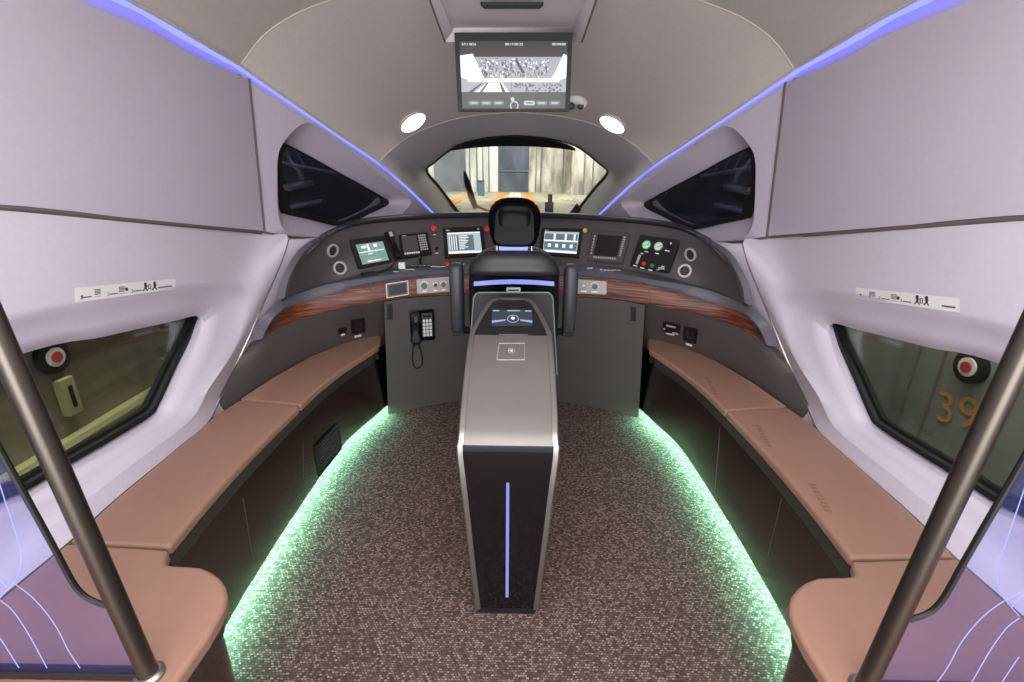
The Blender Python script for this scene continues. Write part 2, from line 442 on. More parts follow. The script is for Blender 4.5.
# opening outline and glass outline of the left quarter window
QH = [(313, 122.6), (301, 124.5), (288, 136.6), (279.5, 149.6), (277, 166), (277.3, 195), (278.5, 216), (283, 228.5), (292.5, 233), (330, 238), (365, 233), (395, 219), (408, 207), (411, 200), (395, 187), (360, 158), (332, 135)]
QG = [(283.5, 143), (278.5, 152), (278, 180), (279, 209), (284, 213.5), (310, 219.5), (333, 225), (345, 224.5), (365, 215), (388, 203), (377, 194), (340, 173.5), (305, 154)]
walls = {}
for s, side in ((-1, 'left'), (1, 'right')):
    w, pane, pc, n = wall(s, side, QG, QH); walls[s] = w
    k = 2 if s < 0 else 3
    win = thing('window_%d' % k, mir(pc, s), kind='structure')
    off = mir(n, s) * 1.0
    inner = [p.lerp(pc, 0.16 if p.z < pc.z + 0.02 else 0.05) for p in pane]
    MB().loft([mirl(l, s) for l in (offs(pane), [p + n * 0.012 for p in pane], [p + n * 0.008 for p in inner], [p - n * 0.004 for p in inner])], closed=True).build('gasket', 'rubber', win)
    MB().prism(mirl(pane, s), off * 0.0, off * 0.004).build('pane', 'glass_quarter', win, smooth=False)

# ---- lower wall with the deep side-window pocket (rings around the window)
def GP(z): return -1.40 - (z - 0.6) * 0.16                         # glass plane x at height z
g0 = V((-1.40, 1.0, 0.6)); gN = V((1, 0, 0.16)).normalized(); GPL = (g0, gN)
gk = [V((GP(0.55), 0.25, 0.55)), V((GP(0.8), 0.15, 0.8)), V((GP(1.12), 0.25, 1.12)), V((GP(1.12), 0.8, 1.12)), P(100, 318, pl=GPL), P(176, 302, pl=GPL), P(199, 306, pl=GPL), P(190, 335, pl=GPL), P(173, 370, pl=GPL), P(156, 406, pl=GPL), P(147, 418, pl=GPL), P(110, 441, pl=GPL), P(68.6, 465, pl=GPL), P(29, 489, pl=GPL), P(-40, 528, pl=GPL)]
xw = -1.305
pk = [V((-1.31, 0.1, 0.52)), V((xw, 0.0, 0.85)), V((xw, 0.1, 1.15)), P(0, 322, x=xw), P(100, 301, x=xw), P(190, 286, x=xw), P(222, 285.5, x=xw), P(243, 300, x=xw), P(236, 345, x=xw), P(208, 390, x=xw), P(190, 420, x=-1.31), P(135, 462, x=-1.315), P(85, 500, x=-1.32), P(40, 535, x=-1.325), P(-30, 590, x=-1.33)]
EDGE_LOW = [P(211, 418, z=0.47), P(228, 381, y=2.07), P(245, 347, y=2.24), P(262, 306, y=2.36), P(281, 262, y=2.47), P(288, 240, y=2.52)]
ok = [V((-1.30, -0.1, 0.46)), V((-1.30, -0.9, 0.9)), SEAM[0] + V((0.012, 0.1, -0.008)), SEAM[1] + V((0, 0.3, -0.012)), SEAM[2] + V((0, 0, -0.008)), SEAM[3] + V((0, 0, -0.008)), P(262, 234.5, pl=WPL), EDGE_LOW[5], EDGE_LOW[3], EDGE_LOW[1], EDGE_LOW[0], P(180, 446, z=0.465), P(113, 501, z=0.465), P(67, 543, z=0.465), P(-20, 614, z=0.465)]
def cspl(l, k=6): return spl_idx(l + [l[0]], k)[:-1]
low_mbs = {}
for s, side in ((-1, 'left'), (1, 'right')):
    rg, rp, ro = cspl(gk), cspl(pk), cspl(ok)
    ck = cspl([V((-1.36, 0.2, 0.54)), V((-1.365, 0.1, 0.8)), V((-1.36, 0.2, 0.985)), P(0, 361.5, x=-1.36), P(105, 336.5, x=-1.36), P(170, 322, x=-1.36), P(197, 316, x=-1.365), P(203, 325, x=-1.37), P(188, 366, x=-1.37), P(170, 400, x=-1.37), P(158, 419, x=-1.37), P(116, 447, x=-1.37), P(74, 471, x=-1.37), P(34, 496, x=-1.37), P(-40, 538, x=-1.37)])
    rows = [ro, lerpl(ro, rp, 0.45), lerpl(ro, rp, 0.82), lerpl(ro, rp, 0.95), rp, [a.lerp(b, 0.2) + V((-0.012, 0, 0)) for a, b in zip(rp, ck)], lerpl(rp, ck, 0.6), ck, [p + V((-0.012, 0, 0)) for p in ck], rg, [p + V((-0.03, 0, 0)) for p in rg]]
    mb = MB().loft([mirl(r, s) for r in rows], closed=True); low_mbs[s] = mb
    mb.build('lower_panel', 'wall_low', walls[s], angle=70)
    # pillar strip between the wall panel and the desk end
    e0 = spl_idx(EDGE_LOW, 5)
    e1 = spl_idx([P(212.5, 418, z=0.46), P(229.5, 381.5, y=2.08), P(249, 344, y=2.28), P(266, 311, y=2.39), P(291, 267, y=2.55), P(318, 237.5, y=2.66)], 5)
    e2 = [p + V((0.0, 0.10, -0.02)) for p in e1]
    MB().loft([mirl(offs(e0, dx=-0.012), s), mirl(offs(e0, dx=0.002), s), mirl(e1, s), mirl(e2, s)]).build('pillar_trim', 'wall_low', walls[s], angle=50)
    # light joint line along the front edge
    MB().tube(mirl(offs(spline(EDGE_LOW, 24), dx=0.003), s), 0.003, 6).build('joint_strip', 'seam', walls[s])
    k = 4 if s < 0 else 5
    gc = sum(gk, V()) / len(gk)
    win = thing('window_%d' % k, mir(V((gc.x, gc.y, 0.55)), s), kind='structure')
    gi = [p.lerp(gc, 0.0) for p in rg]
    c2 = V((gc.x, gc.y, gc.z))
    def shrink(l, d):
        out = []
        m = len(l)
        for i in range(m):
            t = (l[(i + 2) % m] - l[i - 2]).normalized(); nn = t.cross(gN)
            if nn.dot(c2 - l[i]) < 0: nn = -nn
            out.append(l[i] + nn * d)
        return out
    inn = shrink(rg, 0.040)
    rows = [[p + gN * 0.0 for p in rg], [p + gN * 0.018 for p in shrink(rg, 0.006)], [p + gN * 0.018 for p in shrink(rg, 0.022)], [p + gN * 0.003 for p in shrink(rg, 0.028)], [p + gN * 0.003 for p in inn], [p - gN * 0.02 for p in inn]]
    MB().loft([mirl(r, s) for r in rows], closed=True).build('gasket', 'rubber', win, angle=50)
    MB().prism(mirl(shrink(rg, 0.02), s), mir(gN, s) * -0.012, mir(gN, s) * -0.006).build('pane', 'glass_side', win, smooth=False)

# ---- ceiling
CEIL_T = [LED_F[0], P(263, 35.6, y=2.40), P(293, 15, y=2.41), P(330, 0, y=2.42), P(385, -17, y=2.43), P(450, -27, y=2.44), P(513, -30, y=2.44)]
CEIL_T[-1].x = 0
def arch(zc):  # generic section from the roof edge, for rows nearer than the seam
    return None
def full(left, flatx=True):
    l = [V(p) for p in left]; l[-1].x = 0.0
    return l + [V((-p.x, p.y, p.z)) for p in l[-2::-1]]
NC = 33
def half_s(l): return spline(l, NC)
secT = half_s(CEIL_T)
def shift_sec(edge, dz=0.0):
    """same arch as the seam section, moved so its foot stands on the given roof-edge point"""
    d = edge - secT[0]
    return [V((p.x * (edge.x / secT[0].x), p.y + d.y, p.z + d.z)) for p in secT]
near = [shift_sec(p) for p in spline(LED_U, 10)[:-1]]
ARCH = [LED_F[4], P(394, 147.4, y=3.6), P(413, 134.5, y=3.72), P(445.5, 121.5, y=3.81), P(478, 115, y=3.86), P(514, 112, y=3.9)]
ARCH[0] = LED_F[4]
secA = half_s(ARCH)
# surface between seam and arch: follows LED_F on the sides
edgeF = spline(LED_F[:5], 9)
mid = []
for i in range(1, 8):
    t = i / 8
    r = lerpl(secT, secA, t); d = edgeF[i] - r[0]
    bulge = 0.0 * math.sin(math.pi * t)
    mid.append([p + d * (1 - j / (NC - 1)) ** 2 + V((0, 0, bulge * (j / (NC - 1)))) for j, p in enumerate(r)])
ceil = thing('ceiling', (0, 1.5, 2.0), kind='structure')
cm_near = MB().loft([full(r) for r in near] + [full(secT)])
cm_near.build('rear_panel', 'ceiling', ceil, angle=80)
cm_front = MB().loft([full(secT)] + [full(r) for r in mid] + [full(secA)])
cm_front.build('front_panel', 'ceiling', ceil, angle=80)
MB().tube(offs(full(secT), dz=0.0), 0.0045, 6).build('seam_strip', 'lip', ceil)
# ---- windscreen surround
WA = P(514, 135, y=4.25); WB_ = P(514, 213, y=5.2)
wn = V((0, 1, 0)).cross(V((1, 0, 0)))
wd = WB_ - WA; wN = V((1, 0, 0)).cross(V((0, wd.y, wd.z))).normalized()
if wN.y > 0: wN = -wN
WSPL = (WA, wN)
s3 = [P(u, v, pl=WSPL) for u, v in ((462, 219), (456, 211), (440, 190), (426, 172), (434.6, 162), (452, 148.5), (465, 142), (488, 137), (514, 135))]
s2 = [LED_F[7], LED_F[6], LED_F[5], LED_F[4]] + [secA[int(NC * f)] for f in (0.16, 0.36, 0.55, 0.8)] + [secA[-1]]
s2c, s3c = spl_idx(s2, 5), spl_idx(s3, 5)
rows = [full(r) for r in (s2c, [p + V((0, 0, 0.0)) for p in lerpl(s2c, s3c, 0.04)], lerpl(s2c, s3c, 0.5), lerpl(s2c, s3c, 0.92), s3c)]
rows.append([p - wN * 0.03 for p in rows[-1]]); rows.append([p * 1.0 + V((p.x * 0.06, 0.02, (p.z - 1.4) * 0.1)) for p in rows[-1]])
MB().loft(rows).build('windscreen_surround', 'ceiling_front', ceil, angle=60)
MB().tube(full(spline(ARCH, 40)), 0.004, 6).build('seam_strip', 'lip', ceil)
w1 = thing('window_1', (0, 4.0, 1.1), kind='structure')
wf = full(s3c)
MB().prism(wf, wN * -0.012, wN * -0.004).build('pane', 'glass', w1, smooth=False)
wi = [p.lerp(sum(wf, V()) / len(wf), 0.010) for p in wf]
wc = sum(wf, V()) / len(wf); wo = [p.lerp(wc, -0.008) for p in wf]
MB().loft([[p + wN * 0.004 for p in wo], [p + wN * 0.008 for p in wi], [p - wN * 0.03 for p in wi]]).build('gasket', 'rubber', w1)
# black corner fillets at the feet of the windscreen
for px in ([(443, 213.5), (449.5, 203), (457, 213.5)], [(569, 213.5), (577, 203), (584, 214)]):
    MB().prism([P(u, v, pl=(WA + wN * 0.03, wN)) for u, v in px], wN * 0, wN * 0.01).build('corner_fillet', 'black', w1)
# sun blind
arc = [P(u, v, pl=(WA + wN * 0.03, wN)) for u, v in ((452, 148.8), (465, 142.5), (488, 137.5), (514, 135.5), (540, 137.5), (563, 142.5), (575, 148.3))]
low = [P(u, v, pl=(WA + wN * 0.03, wN)) for u, v in ((452, 149.5), (465, 147.6), (488, 145.6), (514, 145), (540, 145.8), (563, 147.8), (575, 149.6))]
sb = thing('sun_blind', low[3], 'black roller sun blind drawn a little way down the top of the windscreen', 'sun blind')
MB().strip(spline(arc, 24), spline(low, 24), wN * 0.012).build('fabric', 'black', sb)
MB().tube(spline(low, 24), 0.008, 8).build('bottom_bar', 'rubber', sb)

# ---- LED strips along roof edge
for s, side in ((-1, 'left'), (1, 'right')):
    line = spline(LED_U, 20)[:-1] + spline(LED_F, 24)
    a = mirl(line, s)
    wid = [0.075 - 0.02 * max(0, (i - 12) / 7) for i in range(19)] + [0.055 - 0.0012 * i for i in range(24)]
    b = [p + V((0.012 * s, 0, -w_)) for p, w_ in zip(a, wid)]
    ls = thing('light_strip', a[10] + V((0, 0, -0.05)), 'violet glowing light strip along the %s edge of the ceiling' % side, 'light strip')
    lo = [p + V(((0.045 if i < 16 else max(0.014, 0.045 - 0.006 * (i - 16))) * s, 0, -0.005)) for i, p in enumerate(a)]
    MB().strip([p + V((-0.002 * s, 0, -0.003)) for p in a], lo, V((0, 0, 0.008))).build('diffuser', 'led_violet', ls)
    b2 = [p + V((-0.010 * s, 0, -0.010)) for p in b[:19]] + [p + mir(NDOWN, s) * 0.034 + mir(WPL[1], s) * 0.0015 for p in a[19:]]
    MB().loft([lo, lerpl(lo, b2, 0.3), lerpl(lo, b2, 0.7), b2]).build('cove', 'wall', walls[s])
    MB().tube([p + V((-0.006 * s, 0, 0.0)) for p in a], 0.006, 6).build('upper_lip', 'ceiling', ls)

# ---- ceiling lamps, camera
cbvh = bvh_of([cm_near, cm_front])
for u, v, sd in ((412.5, 121.5, 'left'), (612.8, 123.3, 'right')):
    p, n = hit(u, v, cbvh); fr = frame(p, n, V((0, 1, 0)))
    t = thing('downlight', p, 'round white downlight glowing in the %s side of the sloping front ceiling' % sd, 'ceiling light', )
    MB().ringx(fr, 0.092, 0.104, -0.03, 0.014, 32).build('rim', 'lip', t)
    MB().lathe(fr, [(0.093, -0.02), (0.093, 0.010)], 32).build('diffuser', 'lamp', t)
p, n = hit(578, 100.5, cbvh)
t = thing('security_camera', p, 'small white twin-lens camera on the ceiling beside the overhead monitor', 'camera')
fr = frame(p, n, V((0, 1, 0)))
MB().lathe(fr, [(0.062, -0.03), (0.062, 0.012), (0.058, 0.026), (0.045, 0.036), (0.02, 0.041)], 24).build('housing', 'offwhite', t)
for u in (571.5, 580.5):
    q = P(u, 106, y=(p.y - 0.03)); MB().lathe(frame(q, (CAM - q), V((0, 0, 1))), [(0.022, -0.03), (0.022, 0.006), (0.015, 0.014)], 18).build('lens', 'rubber', t)
# ================================================================== OVERHEAD MONITOR
my = 2.2
mq = Quad([P(454.5, 33, y=my), P(572.5, 33, y=my), P(569.5, 111, y=my - 0.01), P(458, 111, y=my - 0.01)])
mon = thing('overhead_monitor', mq.pt(0.5, 1), 'black ceiling monitor showing a grey camera view with a row of pill buttons', 'monitor')
mq.rrect(MB(), 0, 1, 0, 1, 0.006, -0.03, 0.0).build('housing', 'visor', mon, bevel=0.003)
o = MB(); mq.frame(o, 0.0, 1, 0, 1, 0.04, 0.03, 0, 0.006); mq.box(o, 0.04, 0.96, 0.03, 0.1, 0, 0.006); o.build('bezel', 'bezel', mon)
sc = mq.box(MB(), 0.04, 0.96, 0.1, 0.97, 0, 0.002).build('screen', 'scr_brown', mon)
a = 0.0025
o = MB(); mq.box(o, 0.04, 0.96, 0.30, 0.75, 0, a); o.build('camera_view', 'scr_view', sc)
def qpoly(q, pts, z0, z1): return MB().prism([q.pt(s_, t_) for s_, t_ in pts], q.n * z0, q.n * z1)
o = MB()
for pts in ([(0.04, 0.28), (0.15, 0.26), (0.22, 0.5), (0.25, 0.585), (0.12, 0.60), (0.04, 0.56)], [(0.96, 0.28), (0.93, 0.26), (0.86, 0.5), (0.82, 0.585), (0.9, 0.60), (0.96, 0.56)], [(0.1, 0.575), (0.9, 0.575), (0.9, 0.62), (0.1, 0.62)]):
    o.prism([mq.pt(*p_) for p_ in pts], mq.n * a, mq.n * (a + 0.0006))
o.build('bright_cowl', 'scr_white', sc)
o = MB()
for i in range(150):
    s0 = random.uniform(0.2, 0.8); t0 = random.uniform(0.31, 0.54); mq.box(o, s0, s0 + random.uniform(0.003, 0.02), t0, t0 + random.uniform(0.005, 0.05), a, a + 0.0003)
for i in range(70):
    s0 = random.uniform(0.5, 0.92); t0 = random.uniform(0.63, 0.73); mq.box(o, s0, s0 + random.uniform(0.005, 0.02), t0, t0 + 0.02, a, a + 0.0003)
o.build('camera_view_pattern', 'scr_grey', sc)
o = MB()
for i in range(90):
    s0 = random.uniform(0.2, 0.8); t0 = random.uniform(0.31, 0.54); mq.box(o, s0, s0 + random.uniform(0.003, 0.014), t0, t0 + random.uniform(0.006, 0.03), a, a + 0.00045)
for pts in ([(0.16, 0.75), (0.27, 0.63), (0.40, 0.63), (0.46, 0.75)],):
    o.prism([mq.pt(*p_) for p_ in pts], mq.n * a, mq.n * (a + 0.0003))
o.build('camera_view_highlight', 'scr_white', sc)
o = MB()
for pts in ([(0.1, 0.75), (0.22, 0.63), (0.235, 0.63), (0.14, 0.75)], [(0.2, 0.75), (0.265, 0.63), (0.28, 0.63), (0.225, 0.75)], [(0.40, 0.75), (0.375, 0.63), (0.39, 0.63), (0.43, 0.75)], [(0.26, 0.7), (0.41, 0.7), (0.41, 0.705), (0.26, 0.705)], [(0.51, 0.34), (0.53, 0.33), (0.6, 0.5), (0.575, 0.51)], [(0.48, 0.62), (0.485, 0.62), (0.485, 0.75), (0.48, 0.75)]):
    o.prism([mq.pt(*p_) for p_ in pts], mq.n * (a + 0.0003), mq.n * (a + 0.0008))
o.build('track_marking', 'scr_dark', sc)
o = MB()
for tx_, c0_, c1_ in (('0711 08:26', 0.06, 0.18), ('00:17:00:22', 0.43, 0.58), ('00/04/00', 0.83, 0.945)):
    o = MB(); put_text(o, mq, tx_, c0_, c1_, 0.125, 0.155, a); o.build('clock_lettering', 'scr_white', sc)
for i, c0 in enumerate((0.145, 0.255, 0.365, 0.64, 0.75, 0.865)):
    mq.rrect(MB(), c0 - 0.05, c0 + 0.05, 0.865, 0.925, 0.008, a, a + 0.0004).build('pill_button', 'scr_dim' if i != 3 else 'scr_pale', sc)
    mq.rrect(MB(), c0 - 0.03, c0 + 0.03, 0.885, 0.905, 0.002, a + 0.0004, a + 0.0006).build('pill_lettering', 'scr_pale' if i != 3 else 'scr_dim', sc)
mq.disc(MB(), 0.49, 0.845, 0.008, a, a + 0.0005).build('status_dot', 'scr_pale', sc)
MB().ringx(mq.fr(0.505, 0.93), 0.013, 0.018, a, a + 0.0004, 24).build('dial_mark', 'scr_pale', sc)
# ceiling tray that the monitor folds down from
tr = thing('ceiling_tray', P(513, 20, y=2.15), 'pale ceiling tray with a dark slot vent above the monitor', 'ceiling tray')
zt = 2.2
A_ = [P(429, -2, y=1.95), P(445, 42, y=2.27), P(582, 42, y=2.27), P(597, -2, y=1.95)]
B_ = [P(438, -4, y=1.95), P(453, 31, y=2.26), P(573, 31, y=2.26), P(588, -4, y=1.95)]
nz = V((0, 0.2, 1)).normalized()
o = MB(); 
for i in range(3): o.prism([A_[i], A_[i + 1], B_[i + 1], B_[i]], V((0, 0, 0)), nz * 0.03)
o.build('frame', 'tray', tr)
MB().prism(B_, nz * 0.012, nz * 0.03).build('panel', 'tray', tr)
o = MB()
for (x0, y0), (x1, y1) in (((429, -2), (445, 42)), ((597, -2), (582, 42))):
    MB().tube([P(x0, y0, y=1.95), P(x1, y1, y=2.27)], 0.004, 6).build('shadow_gap', 'seam', tr)
vq = Quad([P(480, 3, y=1.985), P(544, 3, y=1.985), P(540, 7, y=2.02), P(484, 7, y=2.02)])
o = MB(); vq.rrect(o, 0, 1, 0, 1, 0.006, -0.004, 0.006); o.build('slot_vent', 'black', tr)
o = MB(); mq2 = [P(456, 33, y=2.25), P(571, 33, y=2.25), P(571, 35, y=2.215), P(456, 35, y=2.215)]
o.prism(mq2, V((0, 0, -0.004)), V((0, 0, 0.002))); o.build('hinge', 'black', tr)

# ================================================================== DESK
yW = (2.33, 2.42, 2.55, 2.64, 2.73, 2.82, 2.89, 2.93)
def row(px, ys): return [P(u, v, y=y) for (u, v), y in zip(px, ys)]
def addy(t, d): return tuple(a + d for a in t)
WBp = row([(263.5, 337.6), (275, 330), (300, 319), (331, 310), (371, 302.7), (409, 297.3), (449, 295), (513, 293.5)], yW)
WTp = row([(274, 318), (284, 308.5), (306, 301.5), (334, 293.5), (371, 284.6), (409, 278.3), (449, 275.5), (513, 274)], addy(yW, 0.03))
LTp = row([(267, 316), (280, 300.5), (301, 293), (329, 284), (372, 277.5), (409, 272.5), (449, 270), (513, 268.5)], addy(yW, 0.05))
yI = (2.46, 2.53, 2.66, 2.78, 2.90, 3.01, 3.08, 3.12)
IBp = row([(286, 297.5), (292, 295.5), (307, 290.5), (331, 282), (372, 272), (409, 265.5), (449, 262.5), (513, 261)], yI)
yC = (2.66, 2.78, 2.90, 3.05, 3.2, 3.34, 3.41, 3.44)
CRp = row([(322, 240), (333, 234.5), (352, 227), (376, 223), (404, 220.5), (440, 218.5), (476, 217.5), (513, 217)], yC)
FMp = lerpl(IBp, CRp, 0.5); FMp[0] = P(296.5, 265, y=2.54); FMp[1] = P(309, 262, y=2.64)
K = 5
def cen0(l): l[-1].x = 0; return l
WBs, WTs, LTs, IBs, FMs, CRs = [full(spl_idx(cen0(l), K)) for l in (WBp, WTp, LTp, IBp, FMp, CRp)]
desk = thing('driver_desk', (0, 2.9, 0), 'wide curved black driver desk with a striped wood band below the instrument screens', 'control desk')
wood_mid = [p + V((0, -0.012, 0)) for p in lerpl(WBs, WTs, 0.5)]
wood_mb = MB().loft([WBs, [p + V((0, -0.006, 0)) for p in lerpl(WBs, WTs, 0.15)], wood_mid, [p + V((0, -0.006, 0)) for p in lerpl(WBs, WTs, 0.85)], WTs])
# wood is split at x=+-0.72 as in the place; one band mesh, two joint lines
wood_mb.build('wood_band', 'wood', desk, recalc=True)
led_mb = MB().loft([WTs, [p + V((0, -0.012, 0.003)) for p in lerpl(WTs, LTs, 0.3)], [p + V((0, -0.01, 0.002)) for p in LTs], [p + V((0, 0, 0.004)) for p in lerpl(LTs, IBs, 0.2)], lerpl(LTs, IBs, 0.6), IBs])
led_mb.build('ledge', 'ledge', desk)
face_mb = MB().loft([IBs, lerpl(IBs, FMs, 0.5), FMs, lerpl(FMs, CRs, 0.5), CRs])
face_mb.build('instrument_face', 'desk', desk)
# visor rim: rolls over the top of the face, towards the windscreen
R1 = [p + V((0, -0.035, 0.012)) for p in CRs]; R2 = [p + V((0, -0.02, 0.03)) for p in CRs]; R3 = [p + V((0, 0.05, 0.036)) for p in CRs]
R4 = [V((p.x * 0.93, p.y + 0.5, p.z - 0.06)) for p in CRs]; R5 = [V((p.x * 0.75, p.y + 1.85, p.z - 0.32)) for p in CRs]
R0 = [p + V((0, -0.02, 0.002)) for p in CRs]
MB().loft([CRs, R0, R1, R2, R3, R4, R5]).build('visor', 'visor', desk, angle=60)
# grey edging round both ends of the face and down the wood ends
for s in (-1, 1):
    inn = [P(286, 297.5, y=2.46), P(289, 281, y=2.48), P(296.5, 265, y=2.54), P(307, 250, y=2.6), P(322, 240, y=2.66), P(333, 234.5, y=2.78), P(352, 227, y=2.9), P(376, 223, y=3.05)]
    out = [P(277, 301, y=2.43), P(281, 284, y=2.45), P(288, 267, y=2.50), P(300, 248.5, y=2.56), P(318.5, 236.5, y=2.62), P(331, 230.5, y=2.74), P(351, 224.6, y=2.88), P(376, 220.5, y=3.04)]
    a, b = spline(mirl(inn, s), 24), spline(mirl(out, s), 24)
    a2 = [p + V((0, -0.012, 0)) for p in a]
    MB().strip(a2, [p + V((0, -0.008, 0)) for p in b], V((0, 0.07, 0.0))).build('end_edging', 'edging', desk, bevel=0.004)
    inn = [P(263.5, 338.5, y=2.325), P(268, 328, y=2.34), P(275, 317, y=2.36), P(285, 308, y=2.45)]
    out = [P(250, 341, y=2.30), P(256, 327, y=2.31), P(265, 314, y=2.34), P(279, 299.5, y=2.43)]
    a, b = spline(mirl(inn, s), 16), spline(mirl(out, s), 16)
    MB().strip([p + V((0, -0.012, 0)) for p in a], [p + V((0, -0.012, 0)) for p in b], V((0, 0.06, 0))).build('wood_end_edging', 'edging', desk, bevel=0.004)
# side panels between bench and wood, with sockets
SPb = [P(u, v, z=0.44) for u, v in ((203, 427), (236, 405), (272, 381), (310, 360), (343, 347.5), (366, 341), (383, 338))]
SPt = [P(246, 345, y=2.27), P(268, 334, y=2.38), P(290, 323, y=2.50), P(317, 313.5, y=2.61), P(345, 306.5, y=2.68), P(365, 303, y=2.72), P(383, 300.5, y=2.76)]
sp_mbs = {}
SPb.append(SPb[-1] + V((0.03, 0.12, 0))); SPt.append(SPt[-1] + V((0.03, 0.12, 0)))
for s, sd in ((-1, 'left'), (1, 'right')):
    a, b = spl_idx(mirl(SPb, s), 5), spl_idx(mirl(SPt, s), 5)
    mb = MB().loft([[p + V((0, 0.01, -0.07)) for p in a], a, lerpl(a, b, 0.5), b]); sp_mbs[s] = mb
    mb.build('side_panel', 'cabinet', desk)
# joint lines in the wood and ledge
for u0, v0, u1, v1 in ((371.5, 303, 371.5, 276), (648.5, 304, 648.8, 278)):
    bv = bvh_of([wood_mb, led_mb]); p0, n0 = hit(u0, v0 - 1, bv); p1, n1 = hit(u1, v1 + 1.5, bv)
    MB().tube([p0, (p0 + p1) / 2 + V((0, -0.008, 0)), p1], 0.003, 6).build('joint_line', 'seam', desk)
fb = bvh_of([face_mb]); wbv = bvh_of([wood_mb]); lbv = bvh_of([led_mb])

def screen_unit(name, px, build, bez='bezel', depth=0.012, m=(0.05, 0.06)):
    q = quad(px, fb, 0.004)
    b = MB(); q.rrect(b, -m[0], 1 + m[0], -m[1], 1 + m[1], 0.006, -0.02, depth)
    unit = b.build(name, bez, desk, bevel=0.002); build(q, unit, depth); return q
def scr_left(q, u, z):
    c = q.box(MB(), 0.08, 0.94, 0.16, 0.94, z, z + 0.001).build('screen', 'scr_mid', u)
    o = MB()
    for a_ in ((0.12, 0.2, 0.34, 0.46), (0.56, 0.2, 0.76, 0.4), (0.3, 0.5, 0.55, 0.7), (0.66, 0.5, 0.9, 0.8), (0.1, 0.62, 0.22, 0.9)): q.box(o, a_[0], a_[2], a_[1], a_[3], z + 0.001, z + 0.0015)
    o.build('screen_pattern', 'scr_green', u)
    o = MB()
    for a_ in ((0.22, 0.24, 0.36, 0.34), (0.6, 0.22, 0.72, 0.34), (0.1, 0.47, 0.9, 0.5), (0.36, 0.56, 0.5, 0.6), (0.28, 0.84, 0.7, 0.88), (0.4, 0.2, 0.46, 0.5)): q.box(o, a_[0], a_[2], a_[1], a_[3], z + 0.001, z + 0.002)
    o.build('screen_lettering', 'scr_white', u)
screen_unit('display', [(351, 241.5), (382.5, 237.8), (390.5, 261.5), (360, 267)], scr_left)
def key_unit(q, u, z):
    q.box(MB(), 0.04, 0.6, 0.06, 0.82, z, z + 0.001).build('screen', 'bezel2', u)
    o = MB()
    for i in range(4):
        for j in range(7): q.box(o, 0.66 + i * 0.075, 0.71 + i * 0.075, 0.06 + j * 0.115, 0.13 + j * 0.115, z, z + 0.004)
    o.build('keypad', 'silver', u)
    o = MB()
    for i in range(7): q.box(o, 0.06 + i * 0.08, 0.12 + i * 0.08, 0.87, 0.95, z, z + 0.004)
    o.build('key_row', 'white', u)
    o = MB(); q.box(o, 0.06, 0.2, 0.02, 0.05, z, z + 0.0012); o.build('label_lettering', 'white', u)
screen_unit('radio_unit', [(400, 236.6), (426, 234.4), (430.5, 254), (403, 257)], key_unit)
def scr_mid(q, u, z):
    q.box(MB(), 0.06, 0.95, 0.16, 0.97, z, z + 0.001).build('screen', 'scr_pale', u)
    o = MB(); q.box(o, 0.08, 0.76, 0.27, 0.86, z + 0.001, z + 0.0014); o.build('screen_pattern', 'scr_dim', u)
    o = MB(); q.box(o, 0.06, 0.95, 0.16, 0.2, z + 0.001, z + 0.0016); q.box(o, 0.06, 0.95, 0.9, 0.97, z + 0.001, z + 0.0016)
    for i in range(9): q.box(o, 0.36, 0.36 + random.uniform(0.12, 0.3), 0.29 + i * 0.062, 0.315 + i * 0.062, z + 0.0014, z + 0.0018)
    for i in range(4): q.box(o, 0.1 + i * 0.06, 0.12 + i * 0.06, 0.29, 0.84, z + 0.0014, z + 0.0018)
    o.build('screen_lettering', 'scr_white', u)
    o = MB(); q.box(o, 0.04, 0.14, 0.03, 0.08, z, z + 0.001); q.box(o, 0.88, 0.95, 0.03, 0.07, z, z + 0.001); o.build('label_lettering', 'silver', u)
screen_unit('display', [(444.5, 230.5), (481, 229), (484, 254.5), (446.5, 256)], scr_mid)
def scr_mid2(q, u, z):
    q.box(MB(), 0.04, 0.97, 0.1, 0.97, z, z + 0.001).build('screen', 'scr_pale', u)
    o = MB(); q.box(o, 0.06, 0.95, 0.2, 0.45, z + 0.001, z + 0.0014); q.box(o, 0.06, 0.95, 0.53, 0.86, z + 0.001, z + 0.0014); o.build('screen_pattern', 'scr_dim', u)
    o = MB()
    for s_ in (0.3, 0.6, 0.84): q.box(o, s_, s_ + 0.05, 0.2, 0.45, z + 0.0014, z + 0.0018)
    for s_ in (0.16, 0.36, 0.56, 0.76): q.box(o, s_, s_ + 0.08, 0.62, 0.76, z + 0.0014, z + 0.0018)
    q.box(o, 0.04, 0.97, 0.46, 0.5, z + 0.001, z + 0.0018); q.box(o, 0.04, 0.97, 0.9, 0.97, z + 0.001, z + 0.0018)
    o.build('screen_lettering', 'scr_white', u)
    o = MB(); q.box(o, 0.04, 0.14, 0.03, 0.07, z, z + 0.001); o.build('label_lettering', 'silver', u)
screen_unit('display', [(543.5, 230.3), (580.5, 231.3), (577.5, 256), (541.5, 253.5)], scr_mid2)
def scr_off(q, u, z):
    q.box(MB(), 0.14, 0.82, 0.1, 0.84, z, z + 0.001).build('screen', 'dead', u)
    o = MB()
    for i in range(10): q.box(o, 0.15 + i * 0.068, 0.19 + i * 0.068, 0.88, 0.94, z, z + 0.004)
    for j in range(9): q.box(o, 0.87, 0.93, 0.12 + j * 0.08, 0.16 + j * 0.08, z, z + 0.004)
    for j in range(7): q.box(o, 0.04, 0.08, 0.15 + j * 0.1, 0.2 + j * 0.1, z, z + 0.003)
    o.build('key_row', 'silver', u)
